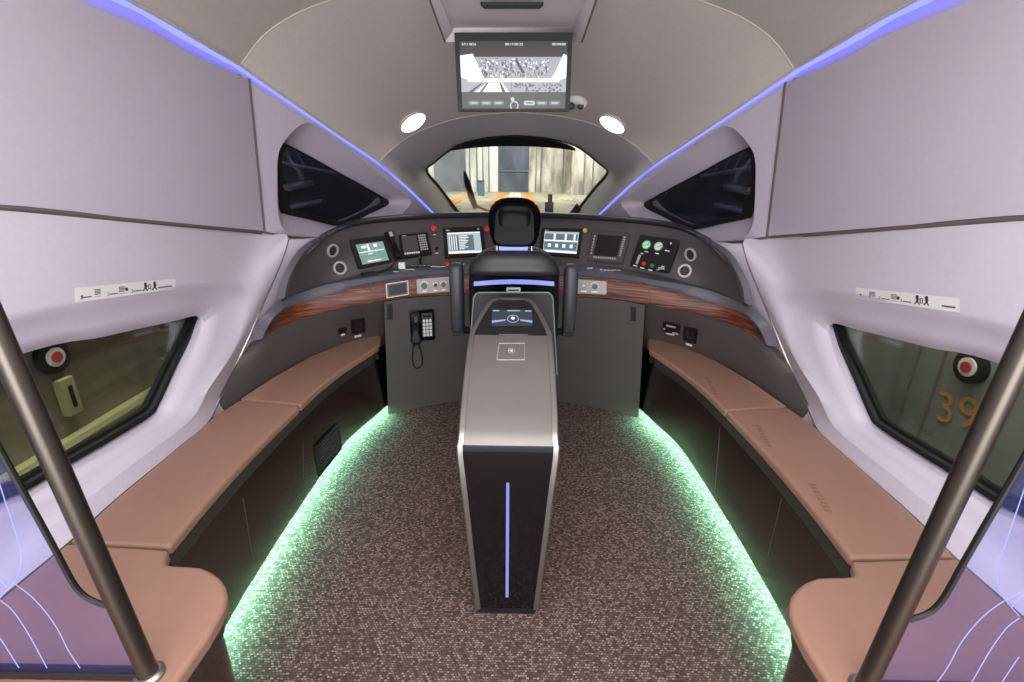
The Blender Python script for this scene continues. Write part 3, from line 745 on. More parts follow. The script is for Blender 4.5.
screen_unit('display', [(594, 232.5), (629.5, 235), (622, 263), (588, 260.5)], scr_off, bez='bezel2', m=(0.02, 0.02))
# gauge panel on the right
def gauges(q, u, z):
    def at_px(uu, vv):
        return frame(P(uu, vv, pl=(q.pt(0.5, 0.5, z), q.n)), q.n, q.p[0] - q.p[3])
    for (uu, vv, m_, nm) in ((646.7, 245, 'dial_green', 'gauge'), (658.7, 246.5, 'dial_pale', 'gauge')):
        fr = at_px(uu, vv); g = MB().ringx(fr, 0.026, 0.031, 0, 0.008, 24).build(nm, 'bezel2', u)
        MB().lathe(fr, [(0.026, 0), (0.026, 0.003)], 24).build('dial', m_, u)
        o = MB()
        for k in range(9):
            a_ = math.radians(-30 + k * 30); o.box((0.021 * math.cos(a_), 0.021 * math.sin(a_), 0.0036), (0.004, 0.003, 0.001), fr)
        o.tube([fr @ V((-0.006, -0.006, 0.004)), fr @ V((0.017, 0.01, 0.004))], 0.0016, 6); o.build('dial_needle', 'ink', u)
    fr = at_px(669.7, 246.5); MB().lathe(fr, [(0.013, 0), (0.013, 0.012), (0.010, 0.016)], 18).build('rotary_knob', 'gloss', u)
    o = MB(); o.box((0, 0.02, 0), (0.008, 0.012, 0.002), fr); o.box((-0.006, -0.028, 0), (0.03, 0.006, 0.002), fr); o.build('label_lettering', 'white', u)
    fr = at_px(638.5, 259.5); MB().box((0, 0, 0.003), (0.014, 0.058, 0.006), fr).build('slide_switch', 'silver', u)
    o = MB(); o.box((-0.006, -0.042, 0.002), (0.026, 0.007, 0.002), fr); o.box((0.01, 0.04, 0.002), (0.016, 0.006, 0.002), fr); o.build('label_lettering', 'white', u)
    for uu, vv, m_ in ((644, 263.8, 'red'), (652.2, 265.8, 'green')):
        fr = at_px(uu, vv); MB().lathe(fr, [(0.013, 0), (0.013, 0.008), (0.009, 0.013)], 18).build('push_button', m_, u)
        MB().box((-0.002, -0.028, 0.001), (0.026, 0.007, 0.002), fr).build('label_lettering', 'white', u)
    fr = at_px(661.5, 268.5); o = MB(); o.box((0.006, 0.012, 0.004), (0.02, 0.008, 0.004), fr); o.box((0, 0, 0.004), (0.04, 0.01, 0.004), fr); o.tube([fr @ V((0.0, 0, 0)), fr @ V((-0.012, -0.02, 0.03))], 0.005, 8); o.build('key_switch', 'silver', u)
    for uu, vv in ((646.5, 251.7), (657, 253.5)):
        fr = at_px(uu, vv); MB().box((0, 0, 0), (0.024, 0.006, 0.002), fr).build('label_lettering', 'white', u)
screen_unit('gauge_panel', [(641, 235.5), (680.5, 241), (668.5, 272.5), (630, 266.5)], gauges, m=(0.0, 0.0))
# round air vents
for u, v in ((332.2, 250.4), (339.5, 268), (690.9, 254.4), (685, 271)):
    p, n = hit(u, v, fb); fr = frame(p, n)
    MB().ringx(fr, 0.029, 0.04, -0.004, 0.010, 32).build('air_vent', 'silver', desk)
    MB().lathe(fr, [(0.029, -0.004), (0.029, 0.003)], 28).build('vent_core', 'black', desk)
    o = MB()
    for k in (-1, 0, 1): o.box((0, k * 0.015, 0.005), (0.05 - abs(k) * 0.012, 0.004, 0.004), fr)
    o.lathe(fr, [(0.007, 0.003), (0.007, 0.01)], 12); o.build('vent_blade', 'bezel2', desk)
# push buttons on the face
for u, v, m_, r, lb in ((433.6, 230.3, 'red', 0.021, 1), (487.5, 231.5, 'red', 0.021, 0), (585.2, 232.4, 'yellow', 0.015, 0), (436.5, 250, 'black', 0.010, 1)):
    p, n = hit(u, v, fb); fr = frame(p, n)
    MB().ringx(fr, r * 0.8, r * 1.15, -0.003, 0.005, 20).build('button_collar', 'bezel2', desk)
    MB().lathe(fr, [(r * 0.55, -0.002), (r * 0.55, 0.015), (r, 0.016), (r, 0.024), (r * 0.7, 0.03)], 20).build('push_button', m_, desk)
    if lb: MB().box((0, -r - 0.016, 0.001), (0.02, 0.006, 0.002), fr).build('label_lettering', 'white', desk)
# controls on the ledge
def on_ledge(u, v): 
    p, n = hit(u, v, lbv); return p, frame(p, V((0, 0, 1)), V((0, 1, 0)))
for u, v in ((420.5, 266.5),):
    p, fr = on_ledge(u, v); o = MB(); o.box((0, 0, 0.004), (0.13, 0.045, 0.01), fr); o.build('lever_plate', 'bezel', desk)
    o = MB(); o.tube([p, p + V((0.0, 0.0, 0.05))], 0.006, 8); o.lathe(frame(p + V((0, 0, 0.04)), V((0, 0, 1))), [(0.005, 0), (0.011, 0.006), (0.011, 0.022), (0.004, 0.028)], 14); o.build('control_lever', 'gloss', desk)
    o = MB()
    for k in range(5): o.box((-0.05 + k * 0.026, -0.012, 0.0095), (0.014, 0.008, 0.002), fr)
    o.build('label_lettering', 'silver', desk)
p, fr = on_ledge(447.5, 265.2); MB().lathe(fr, [(0.018, 0), (0.018, 0.012), (0.012, 0.018)], 18).build('push_button', 'red', desk)
p, fr = on_ledge(461.5, 264.3)
MB().ringx(fr, 0.012, 0.024, 0, 0.006, 20).build('rotary_collar', 'silver', desk); MB().lathe(fr, [(0.012, 0), (0.012, 0.016)], 16).build('rotary_knob', 'black', desk)
for u, v, w_ in ((610, 270.5, 0.11), (431, 266.8, 0.05), (590, 268.5, 0.03), (410, 270, 0.05), (441, 267, 0.05), (396, 272, 0.03)):
    p, fr = on_ledge(u, v); o = MB()
    for k in range(6): o.box((-w_ / 2 + k * w_ / 5, random.uniform(-0.006, 0.006), 0.003), (w_ / 7, 0.01, 0.004), fr)
    o.build('label_lettering', 'silver', desk)
p, fr = on_ledge(402, 269); tag(MB().box((0, 0.01, 0.02), (0.04, 0.028, 0.04), fr).build('paper_slip', 'white', bevel=0.003), 'small white slip standing on the desk ledge by the left display', 'paper')
# panels let into the wood
wq = quad([(386, 284.3), (407.5, 281), (408, 294.3), (386.8, 298)], wbv, 0.006)
u_ = wq.rrect(MB(), 0, 1, 0, 1, 0.008, -0.015, 0.012).build('wood_display', 'bezel2', desk, bevel=0.002)
wq.rrect(MB(), 0.1, 0.9, 0.14, 0.86, 0.004, 0.012, 0.0135).build('screen', 'dead', u_)
o = MB(); wq.frame(o, -0.02, 1.02, -0.03, 1.03, 0.04, 0.06, 0.010, 0.014); o.build('silver_frame', 'silver', u_)
wq = quad([(416.3, 279.4), (449.5, 276.6), (450, 291.8), (417, 294)], wbv, 0.006)
u_ = wq.rrect(MB(), 0, 1, 0, 1, 0.004, -0.015, 0.012).build('switch_plate', 'plate', desk, bevel=0.002)
for s_, m_, r in ((0.22, 'ledge', 0.017), (0.56, 'ink', 0.010), (0.80, 'ledge', 0.013)):
    o = MB(); wq.disc(o, s_, 0.5, r, 0.012, 0.028, 18, r * 0.8); o.build('rotary_knob', m_, u_)
    o = MB()
    for k in range(5): a_ = math.radians(30 + k * 30); wq.box(o, s_ + 1.5 * r / wq.w * math.cos(a_) - 0.015, s_ + 1.5 * r / wq.w * math.cos(a_) + 0.015, 0.5 - 1.6 * r / wq.h * math.sin(a_) - 0.03, 0.5 - 1.6 * r / wq.h * math.sin(a_) + 0.03, 0.012, 0.013)
    wq.box(o, s_ - 0.06, s_ + 0.06, 0.82, 0.9, 0.012, 0.013); o.build('label_lettering', 'white', u_)
wq = quad([(576, 279.3), (607, 281.3), (606.7, 294.8), (576, 293.5)], wbv, 0.006)
u_ = wq.rrect(MB(), 0, 1, 0, 1, 0.004, -0.015, 0.012).build('switch_plate', 'plate', desk, bevel=0.002)
for s_, m_, r in ((0.26, 'white', 0.009), (0.62, 'ledge', 0.016)):
    o = MB(); wq.disc(o, s_, 0.45, r, 0.012, 0.028, 18, r * 0.8); o.build('rotary_knob', m_, u_)
    o = MB(); wq.box(o, s_ - 0.1, s_ + 0.1, 0.78, 0.88, 0.012, 0.013)
    if r > 0.01:
        for k in range(7): a_ = math.radians(k * 30); wq.box(o, s_ + 1.5 * r / wq.w * math.cos(a_) - 0.015, s_ + 1.5 * r / wq.w * math.cos(a_) + 0.015, 0.45 - 1.6 * r / wq.h * math.sin(a_) - 0.03, 0.45 - 1.6 * r / wq.h * math.sin(a_) + 0.03, 0.012, 0.013)
    o.build('label_lettering', 'white', u_)
# sockets on the side panels
def socket_set(bv, px, kind):
    q = quad(px, bv, 0.002); u_ = q.rrect(MB(), 0, 1, 0, 1, 0.003, -0.004, 0.008).build('socket', 'black', desk, bevel=0.001)
    o = MB()
    if kind == 'power':
        for s_, t_ in ((0.3, 0.3), (0.65, 0.3), (0.3, 0.6), (0.5, 0.65), (0.7, 0.6)): q.box(o, s_, s_ + 0.06, t_, t_ + 0.12, 0.008, 0.009)
        o.build('socket_slot', 'bezel2', u_)
    else:
        q.box(o, 0.2, 0.75, 0.2, 0.36, 0.008, 0.010); q.disc(o, 0.1, 0.7, 0.007, 0.008, 0.011); q.box(o, 0.6, 0.95, 0.85, 1.05, 0.008, 0.01); o.build('socket_slot', 'silver', u_)
    l = MB(); q.box(l, 0.2, 0.7, 1.2, 1.34, -0.001, 0.001); l.build('label_lettering', 'white', desk)
bL, bR = bvh_of([sp_mbs[-1]]), bvh_of([sp_mbs[1]])
socket_set(bL, [(350.3, 320.5), (364.3, 317.8), (365, 331), (351.5, 334)], 'power')
q = quad([(338, 329), (346, 327), (346.5, 331.5), (338.5, 333.5)], bL, 0.002); q.rrect(MB(), 0, 1, 0, 1, 0.002, 0, 0.006).build('socket', 'black', desk); o = MB(); q.box(o, 0.3, 0.75, 1.3, 1.7, 0, 0.001); o.build('label_lettering', 'white', desk)
socket_set(bR, [(663.8, 321), (680.6, 325.2), (679.5, 333.8), (663, 330.3)], 'card')
socket_set(bR, [(684.5, 325.8), (698, 329.5), (696.3, 343.5), (683.6, 339.3)], 'power')
# ---- cabinets under the desk
CBb = [P(387.5, 414.5, z=0), P(420, 408, z=0), P(458, 402, z=0), P(513, 399.5, z=0)]
CBt = [P(383.5, 301.5, y=2.765), P(409, 297.5, y=2.82), P(449, 295.2, y=2.89), P(513, 293.7, y=2.93)]
for s, sd in ((-1, 'left'), (1, 'right')):
    b0, t0 = spl_idx(mirl(cen0(CBb), s), 6), spl_idx(mirl(cen0(CBt), s), 6)
    cab = thing('desk_cabinet', mir(V((-0.4, 2.95, 0)), s), 'dark grey cabinet under the desk, %s' % ('left door carrying the wall telephone' if s < 0 else 'right door without a telephone'), 'cabinet')
    back = V((0, 0.12, 0)); k0 = 17
    MB().strip([p + V((0, 0.012, 0)) for p in b0], [p + V((0, 0.012, 0)) for p in t0], back).build('body', 'black', cab, bevel=0.002)
    d0 = [p + V((0, 0, 0.004)) for p in b0[:k0]]; d1 = [p + V((0, 0, -0.004)) for p in t0[:k0]]
    d0[0] = b0[0].lerp(b0[1], 0.12) + V((0, 0, 0.004)); d1[0] = t0[0].lerp(t0[1], 0.12) + V((0, 0, -0.004)); mb = MB().strip(d0, d1, V((0, 0.011, 0))); dr = mb.build('door', 'cabinet', cab, bevel=0.002)
    bvc = bvh_of([mb])
    px = [(386.8, 304.5), (392.3, 304), (392.8, 319.3), (387.3, 319.8)] if s < 0 else [(631, 306.5), (636.2, 307.2), (635.8, 321), (630.7, 320.5)]
    q = quad(px, bvc, 0.0); q.rrect(MB(), 0, 1, 0, 1, 0.003, -0.004, 0.007).build('latch', 'black', dr, bevel=0.001)
    if s < 0: cab_bvh = bvc
# ---- telephone on the left cabinet door
q = quad([(408.8, 310.4), (433.4, 308.4), (434.6, 338.7), (410.4, 340.5)], cab_bvh, 0.002)
ph = thing('wall_telephone', q.pt(0.5, 1), 'black wall telephone with keypad and hanging cord on the grey cabinet door', 'telephone')
q.rrect(MB(), 0, 1, 0, 1, 0.006, 0, 0.02).build('base', 'gloss', ph, bevel=0.003)
o = MB(); q.rrect(o, 0.48, 0.9, 0.1, 0.88, 0.004, 0.02, 0.022); o.build('keypad_plate', 'bezel2', ph)
o = MB()
for i in range(3):
    for j in range(5): q.rrect(o, 0.52 + i * 0.13, 0.61 + i * 0.13, 0.3 + j * 0.115, 0.385 + j * 0.115, 0.002, 0.022, 0.026)
o.build('key', 'white', ph)
o = MB(); q.rrect(o, 0.52, 0.86, 0.15, 0.23, 0.002, 0.022, 0.024); o.build('phone_display', 'black', ph)
hs = []
for t_, w_, d_ in ((0.02, 0.34, 0.05), (0.10, 0.42, 0.062), (0.26, 0.40, 0.06), (0.36, 0.26, 0.05), (0.7, 0.26, 0.05), (0.82, 0.4, 0.06), (0.98, 0.42, 0.062), (1.06, 0.3, 0.05)):
    c = 0.2; hs.append([q.pt(c - w_ / 2, t_, 0.021), q.pt(c - w_ / 2, t_, d_ - 0.008), q.pt(c - w_ / 3, t_, d_), q.pt(c + w_ / 3, t_, d_), q.pt(c + w_ / 2, t_, d_ - 0.008), q.pt(c + w_ / 2, t_, 0.021)])
MB().loft(hs, closed=True, caps=True).build('handset', 'black', ph, bevel=0.003)
o = MB(); q.rrect(o, 0.13, 0.27, 0.12, 0.3, 0.003, 0.062, 0.0635); o.build('handset_badge', 'bezel2', ph)
cpts = [q.pt(0.14, 1.0, 0.03), q.pt(0.06, 1.3, 0.018), q.pt(0.02, 1.65, 0.015), q.pt(0.1, 1.9, 0.015), q.pt(0.25, 1.95, 0.015), q.pt(0.42, 1.82, 0.015), q.pt(0.42, 1.5, 0.016), q.pt(0.33, 1.2, 0.02), q.pt(0.3, 0.98, 0.02)]
sp = spline(cpts, 160); wob = [p + q.n * 0.003 * math.sin(i * 1.3) + (q.p[1] - q.p[0]).normalized() * 0.003 * math.cos(i * 1.3) for i, p in enumerate(sp)]
MB().tube(wob, 0.0032, 6).build('cord', 'black', ph)
# ---- radio handset hanging beside the left display
p0, n0 = hit(387.8, 233.5, fb); p1, n1 = hit(397.5, 259.5, fb)
rh = thing('radio_handset', p1, 'slim black radio handset with coiled cord hanging right of the left display', 'handset')
ax = (p1 - p0).normalized(); nn = (n0 + n1).normalized(); sx = ax.cross(nn).normalized()
rows = []
for t_, w_, d0_, d1_ in ((0, 0.013, 0.012, 0.03), (0.03, 0.02, 0.008, 0.042), (0.25, 0.02, 0.01, 0.045), (0.38, 0.013, 0.018, 0.04), (0.7, 0.013, 0.018, 0.04), (0.8, 0.02, 0.01, 0.045), (0.97, 0.02, 0.008, 0.042), (1, 0.013, 0.012, 0.03)):
    c = p0.lerp(p1, t_); rows.append([c - sx * w_ + nn * d0_, c - sx * w_ + nn * d1_, c + sx * w_ + nn * d1_, c + sx * w_ + nn * d0_])
MB().loft(rows, closed=True, caps=True).build('handset_body', 'gloss', rh, bevel=0.003)
MB().prism([p0.lerp(p1, -0.04) - sx * 0.026, p0.lerp(p1, 1.04) - sx * 0.026, p0.lerp(p1, 1.04) + sx * 0.026, p0.lerp(p1, -0.04) + sx * 0.026], nn * -0.004, nn * 0.012).build('cradle', 'bezel', rh, bevel=0.003)
MB().prism([p0.lerp(p1, 0.05) - sx * 0.011, p0.lerp(p1, 0.22) - sx * 0.011, p0.lerp(p1, 0.22) + sx * 0.011, p0.lerp(p1, 0.05) + sx * 0.011], nn * 0.043, nn * 0.0465).build('earpiece', 'silver', rh)
cp = [p1 + nn * 0.02]
for u, v in ((395, 264), (390, 269), (380, 273.5), (370, 275.5), (362, 275.8), (363, 273.8), (374, 272.5)):
    h_, n_ = hit(u, v, bvh_of([led_mb, face_mb])); cp.append(h_ + V((0, -0.006, 0.008)))
sp = spline(cp, 150); MB().tube([p + V((0.003 * math.cos(i * 1.4), 0, 0.003 * math.sin(i * 1.4))) for i, p in enumerate(sp)], 0.0035, 6).build('cord', 'black', rh)

# ================================================================== BENCHES
Z = 0.47
def bz(l, z=Z): return [P(u, v, z=z) for u, v in l]
SEATR = []
front_in = [(381, 333), (380.5, 339), (378.5, 346), (362, 356.5), (344, 368), (322, 385), (300.3, 404.6)]
front_out = [(239, 399), (275, 375.5), (312, 355), (343, 343), (366, 335.5), (376, 333)]
mid_in = [(299.7, 405.4), (268, 436), (236, 469), (202, 507), (169, 546.5)]
mid_out = [(68, 541.5), (113, 500), (180, 445), (211, 418), (238.5, 399.8)]
rear_in = [(169, 548.5), (166.5, 554), (164.5, 560.5), (168, 563.5), (177, 564.5), (190, 565), (201, 566), (211, 570), (219, 576), (225, 584), (227, 593), (226, 602), (222.5, 611), (207, 637), (178, 678)]
floorL = [V((-0.80, 0.35, 0)), V((-0.90, 0.85, 0)), P(234, 631, z=0), P(268, 572, z=0), P(301, 519, z=0), P(344, 455, z=0), P(368, 431, z=0), P(387.3, 414.3, z=0)]
for s, sd in ((-1, 'left'), (1, 'right')):
    bench = thing('bench', mir(V((-1.1, 1.5, 0)), s), 'long built-in bench with tan leather cushions along the %s wall' % sd, 'bench')
    fi, fo, mi, mo, ri = bz(front_in), bz(front_out), bz(mid_in), bz(mid_out), bz(rear_in)
    fi = spl_idx(fi[2:], 4); fi = bz(front_in[:2]) + fi
    rear = ri + [V((-0.685, 0.1, Z)), V((-1.28, 0.1, Z)), V((-1.28, 0.9, Z)), P(67, 542.5, z=Z)]
    bmk = []
    for pts, th in ((fi + fo, 0.04), (spl_idx(mi, 4) + mo, 0.04), (rear, 0.045)):
        pts = mirl(pts, s); mb = MB().prism(pts, V((0, 0, -th)), V((0, 0, 0))); bmk.append(mb)
        c = mb.build('cushion', 'leather', bench, bevel=0.014, seg=4)
    # graphite rail under the front edge
    line = fi[2:] + spl_idx(mi, 4)[1:]
    lin2 = spline(line, 40)
    def inset(l, d):
        out = []
        for i, p in enumerate(l):
            t = (l[min(i + 1, len(l) - 1)] - l[max(0, i - 1)]); t.z = 0; t.normalize(); out.append(p + V((t.y, -t.x, 0)) * d)
        return out
    test = inset(lin2, 0.02)
    sg = 1 if test[20].x < lin2[20].x else -1
    r0_ = [p + V((0, 0, -0.04)) for p in inset(lin2, 0.006 * sg)]; r1_ = [p + V((0, 0, -0.085)) for p in inset(lin2, 0.004 * sg)]
    MB().strip(mirl(r0_, s), mirl(r1_, s), V((0.03 * s, 0, 0))).build('rail', 'rail', bench, bevel=0.003)
    rr = [V((p.x, p.y, p.z)) for p in ri[3:]] + [V((-0.685, 0.1, Z))]
    rr = spline(rr, 40); r0_ = [p + V((0, 0, -0.045)) for p in inset(rr, 0.016 * sg)]; r1_ = [p + V((0, 0, -0.095)) for p in inset(rr, 0.02 * sg)]
    MB().strip(mirl(r0_, s), mirl(r1_, s), V((0.03 * s, 0, 0))).build('rail', 'rail', bench, bevel=0.003)
    # base panels: upper edge under the rail, lower edge at the kick line
    tops = spline([p + V((0, 0, -0.08)) for p in inset(lin2, 0.006 * sg)], 40)
    fl_ = spline(list(reversed(floorL)), 40); bots = [p + V((-0.004, 0, 0.055)) for p in fl_]
    tops2 = spline(tops + [tops[-1] + V((0, -0.5, 0)), tops[-1] + V((0, -0.9, 0))], 40)
    # pair by y
    def by_y(l, y):
        for i in range(len(l) - 1):
            a_, b_ = l[i], l[i + 1]
            if (a_.y - y) * (b_.y - y) <= 0 and a_.y != b_.y: return a_.lerp(b_, (y - a_.y) / (b_.y - a_.y))
        return l[0].copy() if abs(l[0].y - y) < abs(l[-1].y - y) else l[-1].copy()
    tp, bt = [], []
    for i in range(40):
        y = 2.78 + (0.36 - 2.78) * i / 39
        a_ = by_y(tops2, y); b_ = by_y(bots, y); a_.y = y; b_.y = y; tp.append(a_); bt.append(b_)
    tp[0].z = 0.455; tp[1].z = 0.43; tp.insert(0, V((-0.80, 2.86, 0.462))); bt.insert(0, V((-0.80, 2.86, 0.055)))
    base_mb = MB().loft([mirl(tp, s), mirl(lerpl(tp, bt, 0.5), s), mirl(bt, s), mirl([p + V((-0.006, 0, 0.0)) for p in bt], s), mirl([p + V((-0.008, 0, 0.014)) for p in bt], s), mirl([p + V((-0.06, 0, 0.014)) for p in bt], s), mirl([p + V((-0.06, 0, -0.055)) for p in bt], s)])
    bs = base_mb.build('base_panel', 'base', bench)
    bbv = bvh_of([base_mb])
    # rounded end block under the rear cushion
    blk = inset(rr, 0.03 * sg)
    MB().loft([mirl([V((p.x, p.y, z)) for p in blk], s) for z in (0.4, 0.2, 0.0)]).build('end_block', 'base', bench)
    # fine joints between base panels
    for u, v, u2, v2 in ([(243, 498, 253, 560), (303, 440, 303, 478)] if s < 0 else [(720, 428, 711, 500), (782, 498, 768, 556)]):
        h0, n0 = hit(u, v, bbv); h1, n1 = hit(u2, v2, bbv)
        MB().tube([h0, h1], 0.0016, 5).build('panel_joint', 'bezel2', bench)
    if s < 0:
        q = quad([(315.5, 446), (338, 422), (341, 449), (319, 476)], bbv, 0.002)
        g = MB(); q.frame(g, 0, 1, 0, 1, 0.06, 0.05, -0.003, 0.006); g = g.build('vent_grille', 'black', bench)
        o = MB()
        for k in range(8): q.box(o, 0.06, 0.94, 0.08 + k * 0.11, 0.12 + k * 0.11, -0.002, 0.005)
        o.build('grille_slat', 'bezel2', g)
    else:
        # small embossed marks on the right-hand cushions
        cbv = bvh_of(bmk)
        for u, v, du, dv in ((711, 386, 5, 9), (763, 436, 6, 11), (820, 498, 9, 15)):
            a_, n_ = hit(u - du, v - dv, cbv); b_, n_ = hit(u + du, v + dv, cbv); o = MB()
            d_ = (b_ - a_); k_ = 8
            for i in range(k_):
                c_ = a_.lerp(b_, (i + 0.5) / k_); e_ = d_ / k_ * 0.32; w_ = V((d_.y, -d_.x, 0)).normalized() * 0.011
                o.prism([c_ - e_ - w_, c_ + e_ - w_, c_ + e_ + w_ * (0.4 if i % 2 else 1), c_ - e_ + w_], V((0, 0, -0.001)), V((0, 0, 0.0012)))
            o.build('embossed_mark', 'leather_dark', bench)
    # green light strip under the kick edge
    a_ = [p + V((-0.026, 0, 0.012)) for p in bt]; b_ = [p + V((-0.026, 0, 0.001)) for p in bt]
    ls = thing('light_strip', mir(bt[20], s), 'green glowing light strip under the base of the bench along the %s wall' % sd, 'light strip')
    MB().strip(mirl(a_, s), mirl(b_, s), V((0.014 * s, 0, 0.0))).build('diffuser', 'led_green', ls)

# ================================================================== CONSOLE
PXC = [(456.5, 559, 447, 1.315), (457.5, 558.3, 440, 1.33), (458.3, 557.8, 430, 1.36), (460, 557.3, 410, 1.43), (465, 555.6, 370, 1.575), (467.5, 554.3, 350, 1.65), (470, 553, 334, 1.72), (474.5, 549.7, 325.5, 1.765), (481.5, 543.5, 313.5, 1.83), (488.5, 537, 303, 1.89), (492, 533, 299.3, 1.915), (497, 528, 297, 1.93)]
cx0 = -0.005
top = []
for ul, ur, v, y in PXC:
    a_, b_ = P(ul, v, y=y), P(ur, v, y=y); top.append((abs(b_.x - a_.x) / 2, (a_.y + b_.y) / 2, (a_.z + b_.z) / 2))
front = [(0.113, 1.285, 0.03), (0.13, 1.288, 0.25), (0.148, 1.292, 0.5), (top[0][0] - 0.001, 1.295, 0.655), (top[0][0], 1.303, 0.69)]
prof = front + top
cons = thing('control_console', (cx0, 1.6, 0), 'satin steel console on a tapering stand with a small screen and vertical light bar', 'console')
def cs(hw, y, z, k): return V((cx0 + k * hw, y, z))
FWD = 0.019
edgeL = [cs(*p, -1) for p in prof]; edgeR = [cs(*p, 1) for p in prof]
inL = [cs(max(p[0] - FWD, 0.004), p[1], p[2], -1) for p in prof]; inR = [cs(max(p[0] - FWD, 0.004), p[1], p[2], 1) for p in prof]
inL[-1] = inL[-1] + V((0, -0.015, -0.003)); inR[-1] = inR[-1] + V((0, -0.015, -0.003))
inL[-2] = inL[-2] + V((0.002, -0.012, -0.002)); inR[-2] = inR[-2] + V((-0.002, -0.012, -0.002))
# surface normal (in the y-z plane) per station
def nrm(i):
    a_ = V((0, prof[max(0, i - 1)][1], prof[max(0, i - 1)][2])); b_ = V((0, prof[min(len(prof) - 1, i + 1)][1], prof[min(len(prof) - 1, i + 1)][2]))
    t = (b_ - a_).normalized(); return V((0, -t.z, t.y))
NN = [nrm(i) for i in range(len(prof))]
# metal frame band
o = MB()
loop_o = edgeL + edgeR[::-1]; loop_i = inL + inR[::-1]; nn_ = NN + NN[::-1]
o.loft([[p - n * 0.02 for p, n in zip(loop_o, nn_)], [p - n * 0.003 for p, n in zip(loop_o, nn_)], [p + n * 0.0 + (q_ - p) * 0.2 for p, q_, n in zip(loop_o, loop_i, nn_)], loop_i, [p - n * 0.012 for p, n in zip(loop_i, nn_)]])
o.build('metal_frame', 'chrome', cons, angle=35)
ns = len(front)
def inner(i0, i1, d=0.006):
    return [[inL[i] - NN[i] * d, inL[i].lerp(inR[i], 0.5) - NN[i] * d, inR[i] - NN[i] * d] for i in range(i0, i1)]
MB().loft(inner(0, ns + 1)).build('front_panel', 'gloss', cons)
iB = ns + 6
mtop = inner(ns, iB + 1); MB().loft([*inner(ns - 1, iB + 1)]).build('top_plate', 'steel', cons)
dk = inner(iB, len(prof), 0.004); dmb = MB().loft(dk); dmb.build('screen_panel', 'black', cons)
# side walls and stand
und = []
for (hw, y, z) in prof:
    und.append((0.113, min(1.285 + (y - 1.285) * 0.9, 1.80), 0.03 if y > 1.29 else z))
o = MB()
for k, e in ((-1, edgeL), (1, edgeR)):
    o.loft([[p - n * 0.012 + V((-k * 0.002, 0, 0)) for p, n in zip(e, NN)], [V((cx0 + k * (hw * 0.5 + 0.056), 0.55 * y + 0.45 * u_[1] + 0.01, 0.55 * z + 0.45 * u_[2])) for (hw, y, z), u_ in zip(prof, und)], [V((cx0 + k * u_[0], u_[1] + 0.004, u_[2])) for u_ in und]])
o.build('side_wall', 'bezel', cons)
MB().loft([[cs(0.04, 1.93, 1.0, -1), cs(0.04, 1.93, 1.0, 1)], [cs(0.11, 1.83, 0.6, -1), cs(0.11, 1.83, 0.6, 1)], [cs(0.113, 1.8, 0.03, -1), cs(0.113, 1.8, 0.03, 1)]]).build('back_wall', 'black', cons)
MB().box((cx0, 1.545, 0.015), (0.2, 0.5, 0.03)).build('plinth', 'black', cons)
# light bar on the front
def on_front(z, d=0.0): 
    for i in range(ns - 1):
        if front[i][2] <= z <= front[i + 1][2]:
            t = (z - front[i][2]) / (front[i + 1][2] - front[i][2]); return front[i][1] + (front[i + 1][1] - front[i][1]) * t - d
zb0 = P(507.4, 598, y=1.286).z; zb1 = P(507.4, 484, y=1.292).z
MB().strip([V((cx0 - 0.005, on_front(zb0) + 0.003, zb0)), V((cx0 - 0.005, on_front(zb1) + 0.003, zb1))], [V((cx0 + 0.005, on_front(zb0) + 0.003, zb0)), V((cx0 + 0.005, on_front(zb1) + 0.003, zb1))], V((0, 0.006, 0))).build('glow_bar', 'lavender_glow', cons)
cbv = bvh_of([MB().loft(inner(ns, len(prof), 0.004))])
q = quad([(492, 310.3), (532.2, 310.3), (532.4, 325.6), (491.8, 325.6)], cbv, 0.001)
scn = q.box(MB(), 0, 1, 0, 1, -0.004, 0.003).build('screen', 'scr_dark', cons)
o = MB(); q.box(o, 0.02, 0.18, 0.03, 0.1, 0.003, 0.0036); q.box(o, 0.38, 0.7, 0.03, 0.1, 0.003, 0.0036); q.box(o, 0.82, 0.98, 0.06, 0.13, 0.003, 0.0036)
fr = q.fr(0.52, 0.6); o.ringx(fr, 0.020, 0.023, 0.003, 0.0036, 24)
o.prism([q.pt(0.0, 0.72), q.pt(0.34, 0.64), q.pt(0.34, 0.72), q.pt(0.0, 0.86)], q.n * 0.003, q.n * 0.0035); o.prism([q.pt(1.0, 0.72), q.pt(0.7, 0.64), q.pt(0.7, 0.72), q.pt(1.0, 0.86)], q.n * 0.003, q.n * 0.0035)
o.build('screen_marking', 'scr_blue', scn)
o = MB(); q.disc(o, 0.52, 0.56, 0.008, 0.003, 0.004, 14); o.build('screen_icon', 'scr_white', scn)
q = quad([(499, 343), (525, 343), (524.7, 359.8), (496.7, 359.8)], cbv, 0.0005)
o = MB(); q.frame(o, 0, 1, 0, 1, 0.012, 0.018, -0.002, 0.0008); o.build('charging_pad_outline', 'silver', cons)
o = MB(); q.disc(o, 0.5, 0.47, 0.006, 0, 0.001, 12); q.disc(o, 0.4, 0.45, 0.003, 0, 0.001, 8); fr = q.fr(0.5, 0.47); o.ringx(fr, 0.011, 0.0125, 0, 0.001, 16); o.build('charging_symbol', 'silver', cons)
h_, n_ = hit(512, 343, cbv); hp = (h_ + n_ * 0.002, n_); q = Quad([P(u, v, pl=hp) for u, v in ((498.5, 334.2), (528, 334.2), (528, 335.2), (498.5, 335.2))]); o = MB(); q.box(o, 0, 1, 0, 1, -0.002, 0.0015); q.box(o, 0.0, 0.15, 2.6, 3.4, -0.002, 0.0015); q.box(o, 0.85, 1.0, 2.6, 3.4, -0.002, 0.0015); o.build('hinge', 'chrome', cons)

